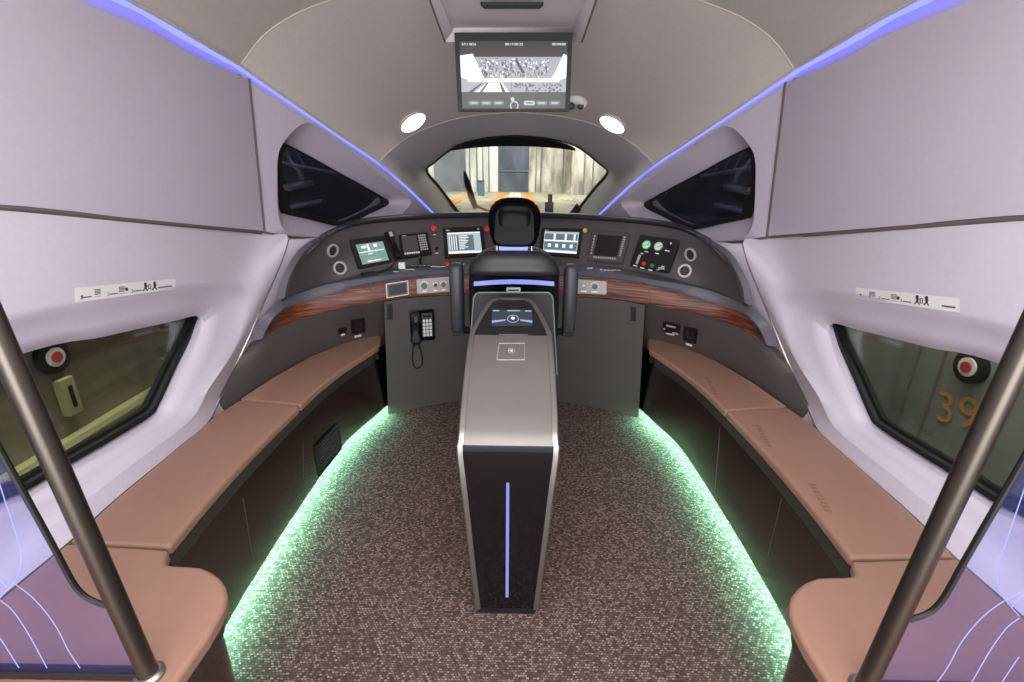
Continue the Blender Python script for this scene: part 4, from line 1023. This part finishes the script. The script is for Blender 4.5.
# ================================================================== DRIVER SEAT
sy = 2.36; sx0 = P(514.5, 225, y=sy).x
seat = thing('driver_chair', (sx0, sy + 0.2, 0), 'black high-backed driver seat seen from behind with a glossy headrest', 'chair')
def sup(c, w, d, e=3.0, n=32, axis='z'):
    pts = []
    for i in range(n):
        a_ = 2 * math.pi * i / n; ca, sa = math.cos(a_), math.sin(a_)
        pts.append(V((c[0] + math.copysign(abs(ca) ** (2 / e), ca) * w / 2, c[1] + math.copysign(abs(sa) ** (2 / e), sa) * d / 2, c[2])))
    return pts
def zpx(v, y): return P(514.5, v, y=y).z
def wpx(a_, b_, y): return (P(b_, 240, y=y) - P(a_, 240, y=y)).x
zt, zb = zpx(197.5, sy), zpx(246, sy)
H_ = zt - zb; W_ = wpx(488.5, 540.5, sy)
secs = []
for t_, w_, d_, e in ((0.0, 0.55, 0.07, 3), (0.02, 0.74, 0.10, 3), (0.08, 0.84, 0.12, 3.2), (0.25, 0.95, 0.135, 3.4), (0.5, 1.0, 0.14, 3.2), (0.7, 0.98, 0.135, 3), (0.83, 0.88, 0.125, 2.8), (0.92, 0.72, 0.11, 2.6), (0.98, 0.5, 0.08, 2.4), (1.0, 0.25, 0.04, 2)):
    secs.append(sup((sx0, sy, zb + t_ * H_), W_ * w_, d_, e))
MB().loft(secs, closed=True, caps=True).build('headrest', 'headrest', seat, angle=80)
hq = Quad([V((sx0 - W_ * 0.36, sy - 0.050, zb + H_ * 0.84)), V((sx0 + W_ * 0.36, sy - 0.050, zb + H_ * 0.84)), V((sx0 + W_ * 0.40, sy - 0.068, zb + H_ * 0.05)), V((sx0 - W_ * 0.40, sy - 0.068, zb + H_ * 0.05))])
hq.rrect(MB(), 0, 1, 0, 1, 0.045, -0.02, 0.008).build('headrest_back_panel', 'headrest', seat, bevel=0.006, seg=3)
zs = zpx(244.5, sy)
for dx in (-0.085, 0.085): MB().tube([V((sx0 + dx, sy, zs - 0.06)), V((sx0 + dx, sy, zb + 0.03))], 0.009, 12).build('headrest_post', 'chrome', seat)
q0 = Quad([P(499, 245.3, y=sy - 0.03), P(528, 245.3, y=sy - 0.03), P(528, 250.5, y=sy - 0.03), P(499, 250.5, y=sy - 0.03)])
q0.rrect(MB(), 0, 1, 0, 1, 0.005, -0.02, 0.0).build('headrest_bracket', 'lavender_glow', seat, bevel=0.002)  # bracket is no lamp; its lavender sheen is put in as emission
# backrest
def bw(v): return zpx(v, sy)
bx = [(249, 0.20, 0.05, 2.4), (250.5, 0.27, 0.1, 2.6), (254, 0.335, 0.14, 2.8), (261, 0.405, 0.165, 3), (270, 0.45, 0.175, 3.4), (280, 0.468, 0.175, 4), (300, 0.475, 0.17, 4), (340, 0.47, 0.16, 4), (385, 0.45, 0.16, 4)]
secs = [sup((sx0, sy + 0.06 + (0.0 if v < 275 else 0.04), bw(v)), w_, d_, e, 40) for v, w_, d_, e in reversed(bx)]
MB().loft(secs, closed=True, caps=True).build('backrest', 'seat', seat, angle=80)
# shoulder yoke overhanging the recessed shell
yk = [(250.5, 0.26, 0.04), (253, 0.32, 0.07), (259, 0.395, 0.10), (268, 0.445, 0.12), (272, 0.452, 0.12), (274, 0.44, 0.10)]
secs = [sup((sx0, sy - 0.0, bw(v)), w_, d_, 3.2, 40) for v, w_, d_ in reversed(yk)]
MB().loft(secs, closed=True, caps=True).build('shoulder_yoke', 'seat', seat, angle=80)
q0 = Quad([P(472.5, 272.5, y=sy - 0.03), P(556, 272.5, y=sy - 0.03), P(557, 300, y=sy - 0.03), P(471, 300, y=sy - 0.03)])
bp = q0.rrect(MB(), 0.02, 0.98, 0, 1, 0.02, -0.03, 0.0).build('back_shell', 'headrest', seat, bevel=0.004)
q1 = Quad([P(474, 281.5, y=sy - 0.045), P(554, 281.5, y=sy - 0.045), P(554, 285.5, y=sy - 0.045), P(474, 285.5, y=sy - 0.045)])
pts_t = [q1.pt(s_ / 12, 0.0 - 0.5 * math.sin(math.pi * s_ / 12)) for s_ in range(13)]; pts_b = [q1.pt(s_ / 12, 1.0 - 0.5 * math.sin(math.pi * s_ / 12)) for s_ in range(13)]
MB().strip(pts_t, pts_b, q1.n * 0.012).build('glow_bar', 'lavender_glow', seat)  # lavender band with a weak emission of its own
q1 = Quad([P(506.5, 287.5, y=sy - 0.04), P(520.5, 287.5, y=sy - 0.04), P(520.5, 292.5, y=sy - 0.04), P(506.5, 292.5, y=sy - 0.04)])
q1.rrect(MB(), 0, 1, 0, 1, 0.003, -0.012, 0.004).build('name_plate', 'silver', seat, bevel=0.001)
o = MB(); q1.box(o, 0.12, 0.88, 0.35, 0.65, 0.004, 0.005); o.build('plate_lettering', 'ink', seat)
q1 = Quad([P(474, 292.5, y=sy - 0.05), P(552.5, 292.5, y=sy - 0.05), P(557, 375, y=sy - 0.05), P(468, 375, y=sy - 0.05)])
q1.rrect(MB(), 0, 1, 0, 1, 0.03, -0.03, 0.0).build('rear_pocket', 'visor', seat)
ol = []
for cs_, ct_, a0 in ((0.93, 0.08, 0), (0.07, 0.08, 90)):
    for i in range(6):
        a_ = math.radians(a0 + 90 * i / 5); ol.append(q1.pt(cs_ + 0.07 * math.cos(a_), ct_ - 0.08 * math.sin(a_), 0.002))
MB().tube([q1.pt(1.0, 1, 0.002)] + ol + [q1.pt(0, 1, 0.002)], 0.0035, 8).build('pocket_piping', mat('piping_green_grey', (120, 150, 138), 0.4), seat)
# raised armrests either side
for ul, ur in ((449.5, 463.5), (563.5, 577.5)):
    yl = sy - 0.02; xa, xb = P(ul, 300, y=yl).x, P(ur, 300, y=yl).x; z1 = P(515, 264.5, y=yl).z; z0 = P(515, 333, y=yl).z
    secs = [sup(((xa + xb) / 2, yl + 0.03, z0 + (z1 - z0) * t_), (xb - xa) * k_, 0.10 * k_, 3.2, 24) for t_, k_ in ((0, 0.7), (0.015, 0.86), (0.05, 0.95), (0.5, 1.0), (0.9, 1.0), (0.96, 0.9), (0.99, 0.7), (1.0, 0.4))]
    ar = MB().loft(secs, closed=True, caps=True).build('armrest', 'armrest', seat, angle=70)
    MB().box(((xa + xb) / 2, yl + 0.06, z0 - 0.012), ((xb - xa) * 0.8, 0.05, 0.04)).build('armrest_hinge', 'black', seat, bevel=0.004)
    k = -1 if ul < 500 else 1
    MB().tube([V(((xa + xb) / 2, yl + 0.06, z0)), V((sx0 + k * 0.2, yl + 0.1, z0 - 0.03))], 0.02, 10).build('armrest_pivot', 'black', seat)
secs = [sup((sx0, sy + 0.32, z_), w_, d_, 4, 32) for z_, w_, d_ in ((0.40, 0.4, 0.44), (0.42, 0.46, 0.5), (0.48, 0.49, 0.52), (0.53, 0.48, 0.5), (0.55, 0.42, 0.44))]
MB().loft(secs, closed=True, caps=True).build('seat_cushion', 'seat', seat, angle=70)
MB().lathe(frame(V((sx0, sy + 0.28, 0.0)), V((0, 0, 1)), V((0, 1, 0))), [(0.2, 0), (0.2, 0.03), (0.09, 0.06), (0.08, 0.36), (0.16, 0.41)], 28).build('pedestal', 'black', seat)

# ================================================================== NOTICE STRIPS
for s, sd, px in ((-1, 'left', [(73.7, 287.8), (174.9, 278.3), (174.9, 289), (74.2, 302.7)]), (1, 'right', [(856.2, 287.3), (960.5, 298.2), (960.3, 312.7), (856.4, 298.2)])):
    bv = bvh_of([low_mbs[s]])
    class Patch(Quad):
        NS = 16
        def __init__(q, px):
            a, b, c, d = [V((x[0], x[1], 0)) for x in px]; q.g = []
            for i in range(q.NS + 1):
                k = i / q.NS; q.g.append([hit(p.x, p.y, bv) for p in (a.lerp(b, k), a.lerp(b, k).lerp(d.lerp(c, k), 0.5), d.lerp(c, k))])
            q.p = [q.g[0][0][0], q.g[-1][0][0], q.g[-1][2][0], q.g[0][2][0]]
            q.n = sum((h[1] for r in q.g for h in r), V()).normalized()
            q.w = (q.p[1] - q.p[0]).length; q.h = (q.p[0] - q.p[3]).length
        def pt(q, s_, t_, z=0):
            x = min(max(s_, 0), 0.99999) * q.NS; i = int(x); f = x - i
            y = min(max(t_, 0), 0.99999) * 2; j = int(y); g = y - j
            A = q.g[i][j][0].lerp(q.g[i][j + 1][0], g); B = q.g[i + 1][j][0].lerp(q.g[i + 1][j + 1][0], g)
            return A.lerp(B, f) + q.n * (z + 0.002)
    q = Patch(px)
    t = thing('notice_strip', q.pt(0.5, 1), 'long white notice strip with three numbered pictograms on the %s wall above the side window' % sd, 'notice')
    cmb = MB().loft([[q.pt(i / 16, t_, 0) for i in range(17)] for t_ in (0, 0.25, 0.5, 0.75, 1)]); cmb.build('card', 'offwhite', t)
    o = MB()
    xs = (0.06, 0.32, 0.56) if s < 0 else (0.04, 0.22, 0.43)
    for i, x in enumerate(xs):
        put_text(o, q, str(i + 1), x, x + 0.018, 0.55, 0.82, 0.0008)
        for k in range(6): q.box(o, x + 0.025 + k * 0.014, x + 0.035 + k * 0.014, 0.68, 0.76, 0, 0.0008)
        o.build('lettering', 'ink', t); o = MB()
    for k in range(9): q.box(o, 0.83 + k * 0.015, 0.84 + k * 0.015, 0.62, 0.74, 0, 0.0008)
    o.build('lettering', 'ink', t)
    o = MB()
    for i, x in enumerate(((0.2, 0.44, 0.68) if s < 0 else (0.13, 0.34, 0.57))):
        if i < 2:
            for r_ in range(4):
                for c_ in range(5): q.box(o, x + c_ * 0.012, x + 0.008 + c_ * 0.012, 0.25 + r_ * 0.11, 0.31 + r_ * 0.11, 0, 0.0008)
            q.box(o, x, x + 0.06, 0.76, 0.78, 0, 0.0008)
        else:
            for cx_ in (x + 0.01, x + 0.1):                      # little figures
                q.disc(o, cx_ + 0.012, 0.24, 0.006, 0, 0.001, 10)
                o.prism([q.pt(cx_, 0.34), q.pt(cx_ + 0.03, 0.34), q.pt(cx_ + 0.022, 0.6), q.pt(cx_ + 0.04, 0.8), q.pt(cx_ + 0.028, 0.82), q.pt(cx_ + 0.012, 0.62), q.pt(cx_ - 0.008, 0.82), q.pt(cx_ - 0.018, 0.78), q.pt(cx_ + 0.004, 0.58)], q.n * 0, q.n * 0.001)
            q.frame(o, x + 0.048, x + 0.075, 0.3, 0.7, 0.005, 0.05, 0, 0.001)
        if i == 1: q.disc(o, (0.515 if s < 0 else 0.41), 0.5, 0.006, 0, 0.001, 12)
        o.build('pictogram', 'ink', t); o = MB()

# ================================================================== POLES AND PARTITIONS
for s, sd in ((-1, 'left'), (1, 'right')):
    b0 = P(150, 676, z=0.47); yb = b0.y
    t0 = P(-3, 333, y=yb + 0.0); d = (t0 - b0); t1 = b0 + d * (1.55 / d.z)
    pole = thing('grab_pole', mir(b0, s), 'bronze metal grab pole standing on the rear cushion of the %s bench' % sd, 'pole')
    MB().tube(mirl([b0, b0 + d * 0.5, t0, t1], s), 0.0185, 24).build('tube', 'pole', pole)
    MB().lathe(frame(mir(b0, s), V((0, 0, 1)), V((0, 1, 0))), [(0.029, 0.0), (0.029, 0.008), (0.022, 0.014)], 28).build('base_flange', 'chrome', pole)
    y0 = yb - 0.002
    PP = (V((0, y0, 0)), V((0, 1, 0)))
    edge = [P(-50, 345, pl=PP), P(-20, 410, pl=PP), P(0, 450, pl=PP), P(25, 495, pl=PP), P(52, 544, pl=PP), P(70, 578, pl=PP), P(80, 592, pl=PP), P(91, 600, pl=PP), P(106, 605.5, pl=PP)]
    ec = spl_idx(edge, 4)
    zl = 0.485
    def on_pole(z): 
        t_ = (z - b0.z) / d.z; return b0.x + d.x * t_
    pane = ec + [V((on_pole(0.52) - 0.02, y0, 0.52)), V((on_pole(zl) - 0.02, y0, zl)), V((-1.27, y0, zl)), V((-1.27, y0, max(p.z for p in ec)))]
    pt = thing('glass_partition', mir(V((-1.0, y0, zl)), s), 'low glass partition with glowing engraved curves beside the %s grab pole' % sd, 'partition')
    MB().prism(mirl(pane, s), V((0, -0.005, 0)), V((0, 0.005, 0))).build('pane', 'glass_part', pt, smooth=False)
    MB().tube(mirl(ec, s), 0.0055, 8).build('edge_trim', 'black', pt)
    MB().box(mir(V(((on_pole(zl) - 1.27) / 2, y0, zl - 0.005)), s), (abs(-1.27 - on_pole(zl)), 0.022, 0.02)).build('bottom_channel', 'visor', pt, bevel=0.002)
    curves = [[(-5, 470), (8, 510), (19, 545), (21, 565), (14, 582), (0, 598)], [(0, 575), (15, 584), (35, 600), (55, 625), (68, 650), (80, 668)], [(0, 600), (12, 610), (26, 630), (40, 655), (47, 668)], [(0, 638), (9, 652), (19, 668)], [(-20, 560), (0, 580), (8, 590)]]
    o = MB()
    for cpx in curves:
        pts = [P(u, v, pl=(V((0, y0, 0)), V((0, 1, 0)))) for u, v in cpx]; o.tube(mirl(spline(pts, 24), s), 0.0009, 5)
    o.build('engraved_curve', 'etch', pt)

# ================================================================== WIPER etc outside the windscreen
OPL = (WA - wN * 0.05, wN)
wp = thing('windscreen_wiper', P(486, 212, pl=OPL), 'black windscreen wiper parked upright outside the left of the windscreen', 'wiper')
MB().tube([P(u, v, pl=OPL) for u, v in ((464.5, 172), (467, 182), (471, 196), (475, 207))], [0.012, 0.03, 0.034, 0.028], 8).build('blade', 'black', wp)
MB().tube([P(u, v, pl=OPL) for u, v in ((474, 205), (478, 207), (490, 212), (500, 216))], 0.014, 8).build('arm', 'black', wp)
p = P(549, 211.5, y=3.75)
sn = thing('sensor_box', p, 'small black box with a short stem standing behind the visor, right of the headrest', 'sensor')
MB().box((p.x, p.y, p.z + 0.025), (0.062, 0.06, 0.09)).build('case', 'black', sn, bevel=0.005)
MB().tube([p + V((0.005, 0, 0.06)), p + V((0.005, 0, 0.125))], 0.017, 10).build('stem', mat('stem_brown', (92, 72, 64), 0.6), sn)

# ================================================================== HANGAR OUTSIDE
HZ = -1.15
def hmat(name, a_, b_, scale, det=6, stretch=(1, 1, 1)):
    m = bpy.data.materials.new(name); m.use_nodes = True; nt = m.node_tree; b = nt.nodes['Principled BSDF']; b.inputs['Roughness'].default_value = 0.8
    tc = nt.nodes.new('ShaderNodeTexCoord'); mp = nt.nodes.new('ShaderNodeMapping'); mp.inputs['Scale'].default_value = stretch
    n = nt.nodes.new('ShaderNodeTexNoise'); n.inputs['Scale'].default_value = scale; n.inputs['Detail'].default_value = det
    r = nt.nodes.new('ShaderNodeValToRGB'); r.color_ramp.elements[0].position = 0.35; r.color_ramp.elements[1].position = 0.62
    r.color_ramp.elements[0].color = lin(a_); r.color_ramp.elements[1].color = lin(b_)
    nt.links.new(tc.outputs['Object'], mp.inputs['Vector']); nt.links.new(mp.outputs['Vector'], n.inputs['Vector']); nt.links.new(n.outputs['Fac'], r.inputs['Fac']); nt.links.new(r.outputs['Color'], b.inputs['Base Color'])
    return m
M['h_floor'] = hmat('hangar_floor', (140, 134, 108), (184, 176, 148), 0.5)
M['h_white'] = hmat('hangar_white_sheet', (176, 180, 168), (226, 228, 214), 0.8, stretch=(1, 1, 0.15))
M['h_dark'] = hmat('hangar_dark_door', (70, 80, 90), (104, 112, 120), 0.7, stretch=(1, 1, 0.3))
M['h_beige'] = hmat('hangar_beige_sheet', (128, 122, 104), (216, 210, 192), 0.9, stretch=(1, 1, 0.3))
M['h_grey'] = hmat('hangar_grey', (72, 76, 82), (128, 132, 138), 0.25)
M['h_orange'] = mat('track_orange', (206, 140, 62), 0.7)
M['h_pale'] = mat('track_pale', (226, 204, 176), 0.7)
M['h_side'] = hmat('hangar_side_dark', (44, 48, 46), (84, 88, 80), 0.8)
YW = 64
tag(MB().box((0, 40, HZ - 0.05), (60, 90, 0.1)).build('hangar_floor', 'h_floor', kind='structure', smooth=False), 'yellowish depot floor seen through the windscreen', 'floor')
hw = thing('hangar_wall', (0, YW, HZ), kind='structure')
def hpanel(u0_, u1_, m_, name, y=YW, d=0.3, h=16):
    a_, b_ = P(u0_, 170, y=y).x, P(u1_, 170, y=y).x; MB().box(((a_ + b_) / 2, y + d / 2, HZ + h / 2), (b_ - a_, d, h)).build(name, m_, hw, smooth=False)
hpanel(380, 434, 'h_white', 'end_sheet'); hpanel(434, 466, 'h_grey', 'end_sheet'); hpanel(466, 498, 'h_white', 'end_sheet'); hpanel(498, 529, 'h_dark', 'roller_door', YW + 0.3); hpanel(529, 572, 'h_beige', 'end_sheet'); hpanel(572, 660, 'h_beige', 'end_sheet', YW - 6)
o = MB()
for u in (477, 483, 489, 470, 536, 541, 563, 578, 586): o.box((P(u, 170, y=YW).x, YW - 0.06 if u < 572 else YW - 6.1, HZ + 8), (0.12, 0.12, 16))
o.build('sheet_rib', 'h_grey', hw, smooth=False)
MB().box((P(513.5, 170, y=YW).x, YW + 0.2, P(513, 171, y=YW).z), (4.2, 0.1, 0.15)).build('door_bar', 'h_grey', hw)
xc = P(514.5, 200, z=HZ).x
for dx, w_, m_, nm, lb in ((0, 1.3, 'h_pale', 'track_slab', 'pale strip of track bed on the depot floor ahead'), (-1.5, 0.9, 'h_orange', 'floor_stripe', 'orange stripe left of the pale track bed on the depot floor'), (1.5, 0.9, 'h_orange', 'floor_stripe', 'orange stripe right of the pale track bed on the depot floor'), (-5.2, 0.9, 'h_orange', 'floor_stripe', 'orange stripe farthest left on the depot floor')):
    tag(MB().box((xc + dx, 36, HZ + 0.02), (w_, 52, 0.06)).build(nm, m_, smooth=False), lb, 'floor marking')
# blue-grey cabinet left by the far wall
a_ = P(478, 196, z=HZ); b_ = P(484.5, 196, z=HZ)
wd_ = (b_ - a_).x
tc_ = thing('tool_cabinet', V(((a_.x + b_.x) / 2, a_.y, HZ)), 'blue-grey equipment cabinet standing by the far depot wall', 'cabinet')
MB().box(((a_.x + b_.x) / 2, a_.y, HZ + 0.75), (wd_, 0.6, 1.5)).build('body', mat('cabinet_blue', (96, 122, 140), 0.6), tc_)
MB().box(((a_.x + b_.x) / 2, a_.y, HZ + 1.55), (wd_ * 1.1, 0.7, 0.1)).build('top', 'h_grey', tc_)
# side scenery behind the lower windows
for s in (-1, 1):
    sc_ = thing('hangar_side_wall', (s * 4.6, 8, HZ), kind='structure')
    MB().box((s * 4.7, 9, HZ + 4.5), (0.2, 34, 9)).build('sheet', 'h_side', sc_, smooth=False)
MB().box((0, 9, 8.0), (9.6, 34, 0.1)).build('hangar_roof', 'h_side', kind='structure', smooth=False)

YEL = mat('post_yellow', (150, 146, 108), 0.6); OLV = hmat('olive_siding', (84, 76, 62), (130, 122, 102), 1.2, stretch=(1, 0.3, 3))
BAND = mat('yellow_green_band', (152, 150, 108), 0.6); NGREY = hmat('neighbour_grey', (108, 112, 108), (140, 144, 140), 1.5)
ROUND_W = mat('roundel_white', (224, 220, 220), 0.5); ROUND_R = mat('roundel_red', (176, 52, 56), 0.5)
def roundel(u, v, xx, sd):  # disc standing in for a button mirrored in the side glass
    c = P(u, v, x=xx); t = thing('reflection_roundel', c, 'red and white round marker standing in for a reflection in the %s side window' % sd, 'marker')
    n = V((1, 0, 0)) if xx < 0 else V((-1, 0, 0)); fr = frame(c, n)
    MB().lathe(fr, [(0.11, -0.04), (0.11, 0.0)], 28).build('back_plate', 'black', t)
    MB().lathe(fr, [(0.062, 0), (0.062, 0.01)], 28).build('white_ring', ROUND_W, t)
    MB().lathe(fr, [(0.036, 0.01), (0.036, 0.02)], 24).build('red_disc', ROUND_R, t)
# left: olive loading platform beside the track
lp = thing('loading_platform', (-3.0, 3, HZ), 'olive brown loading platform outside the left side window', 'platform')
MB().box((-3.3, 4, HZ + 0.85), (0.6, 11, 1.7)).build('deck', OLV, lp, smooth=False)
MB().tube([V((-2.97, -1, 0.50)), V((-2.97, 9, 0.50))], 0.06, 8).build('edge_rail', BAND, lp)
MB().tube([V((-2.97, -1, -0.25)), V((-2.97, 9, -0.25))], 0.05, 8).build('edge_rail', BAND, lp)
c = P(68, 396, x=-2.965)
t = thing('yellow_post', c + V((0, 0, -0.14)), 'short yellow post with a dark slot outside the left side window', 'post')
MB().box(c, (0.06, 0.10, 0.26)).build('body', YEL, t, bevel=0.006); MB().box(c + V((0.031, 0, 0)), (0.01, 0.026, 0.15)).build('slot', 'black', t)
roundel(55, 357, -2.955, 'left')
# right: the flank of a neighbouring grey rail car
nc = thing('neighbouring_car', (3.0, 3, HZ), 'grey flank of a neighbouring rail car marked 39 outside the right side window', 'rail car')
MB().box((3.3, 4, HZ + 0.95), (0.6, 11, 1.9)).build('body_side', NGREY, nc, bevel=0.05)
c0 = P(929, 405, x=3.0).y; c1 = P(912, 378, x=3.0).y
for yy in (c0, c1, 1.2): MB().box((2.998, yy, 0.0), (0.012, 0.014, 1.4)).build('door_joint', 'seam', nc)
nq = Quad([P(939, 390, x=2.995), P(981, 399, x=2.995), P(977, 432, x=2.995), P(937, 420, x=2.995)])
o = MB(); put_text(o, nq, '39', 0, 1, 0, 1, 0.003); o.build('number', mat('number_orange', (186, 124, 74), 0.5), nc, smooth=False)
roundel(968, 367, 2.955, 'right')
# pale truss and pipes added outside for the white reflections in the quarter windows
PALE = mat('pale_bars', (196, 206, 214), 0.5)
for s, sd in ((-1, 'left'), (1, 'right')):
    c = P(291, 151, x=-4.2); tt = thing('added_truss', mir(c, s), 'pale truss added outside the %s quarter window for its bright bits' % sd, 'truss')
    def tp_(dy, dz): return mir(c + V((0, dy, dz)), s)
    MB().tube([tp_(-0.9, 0.32), tp_(2.2, -0.10)], 0.05, 6).build('top_chord', PALE, tt)
    MB().tube([tp_(-0.9, -0.18), tp_(2.2, -0.40)], 0.04, 6).build('bottom_chord', PALE, tt)
    for k in range(6):
        a0 = -0.9 + k * 0.5; MB().tube([tp_(a0, 0.32 - (a0 + 0.9) * 0.135), tp_(a0 + 0.4, -0.18 - (a0 + 1.3) * 0.07)], 0.022, 6).build('brace', PALE, tt)
    c3 = P(302, 186, x=-4.525)
    dk = thing('added_pipes', mir(c3, s), 'pair of pale pipes added outside the %s quarter window for its bright bits' % sd, 'pipes')
    MB().tube([mir(c3 + V((0, -0.7, 0)), s), mir(c3 + V((0, 0.5, 0.05)), s)], 0.07, 8).build('upper_pipe', PALE, dk)
    MB().tube([mir(c3 + V((0, -0.9, -0.4)), s), mir(c3 + V((0, 0.9, -0.35)), s)], 0.05, 8).build('lower_pipe', PALE, dk)
# ---- lights: unseen saloon ceiling lamp, added rear fill, fills added outside
def area(name, loc, rot, sx, sy_, e, col=(1, 1, 1)):
    l = bpy.data.lights.new(name, 'AREA'); l.shape = 'RECTANGLE'; l.size = sx; l.size_y = sy_; l.energy = e; l.color = col
    o = bpy.data.objects.new(name, l); COL.objects.link(o); o.location = loc; o.rotation_euler = rot; return o
area('saloon_ceiling_lamp', (0, 0.35, 2.16), (0, 0, 0), 1.5, 1.4, 38, (1, 0.99, 0.97))
area('rear_fill', (0, -2.1, 1.05), (math.radians(98), 0, 0), 2.4, 1.7, 95, (1, 0.99, 0.98))  # added fill behind the viewer, brightens ceiling and walls
area('depot_wall_fill', (0, 48, 14), (math.radians(40), 0, 0), 24, 6, 11500, (1, 0.99, 0.96))  # added to brighten the far depot wall
area('depot_floor_fill', (0, 24, 7.5), (0, 0, 0), 6, 14, 1500, (1, 0.96, 0.9))  # added to brighten the depot floor ahead
for s in (-1, 1):
    area('depot_side_fill', (s * 2.15, 2.5, 3.4), (0, 0, 0), 0.8, 5, 260, (1, 0.97, 0.85))  # added to brighten the scenery beyond the side windows

w = bpy.data.worlds.new('world'); S.world = w; w.use_nodes = True
w.node_tree.nodes['Background'].inputs['Color'].default_value = (0.9, 0.92, 1.0, 1); w.node_tree.nodes['Background'].inputs['Strength'].default_value = 0.8
S.view_settings.view_transform = 'Standard'; S.view_settings.look = 'None'; S.view_settings.gamma = 1; S.view_settings.exposure = 0.25
S.view_settings.use_curve_mapping = False
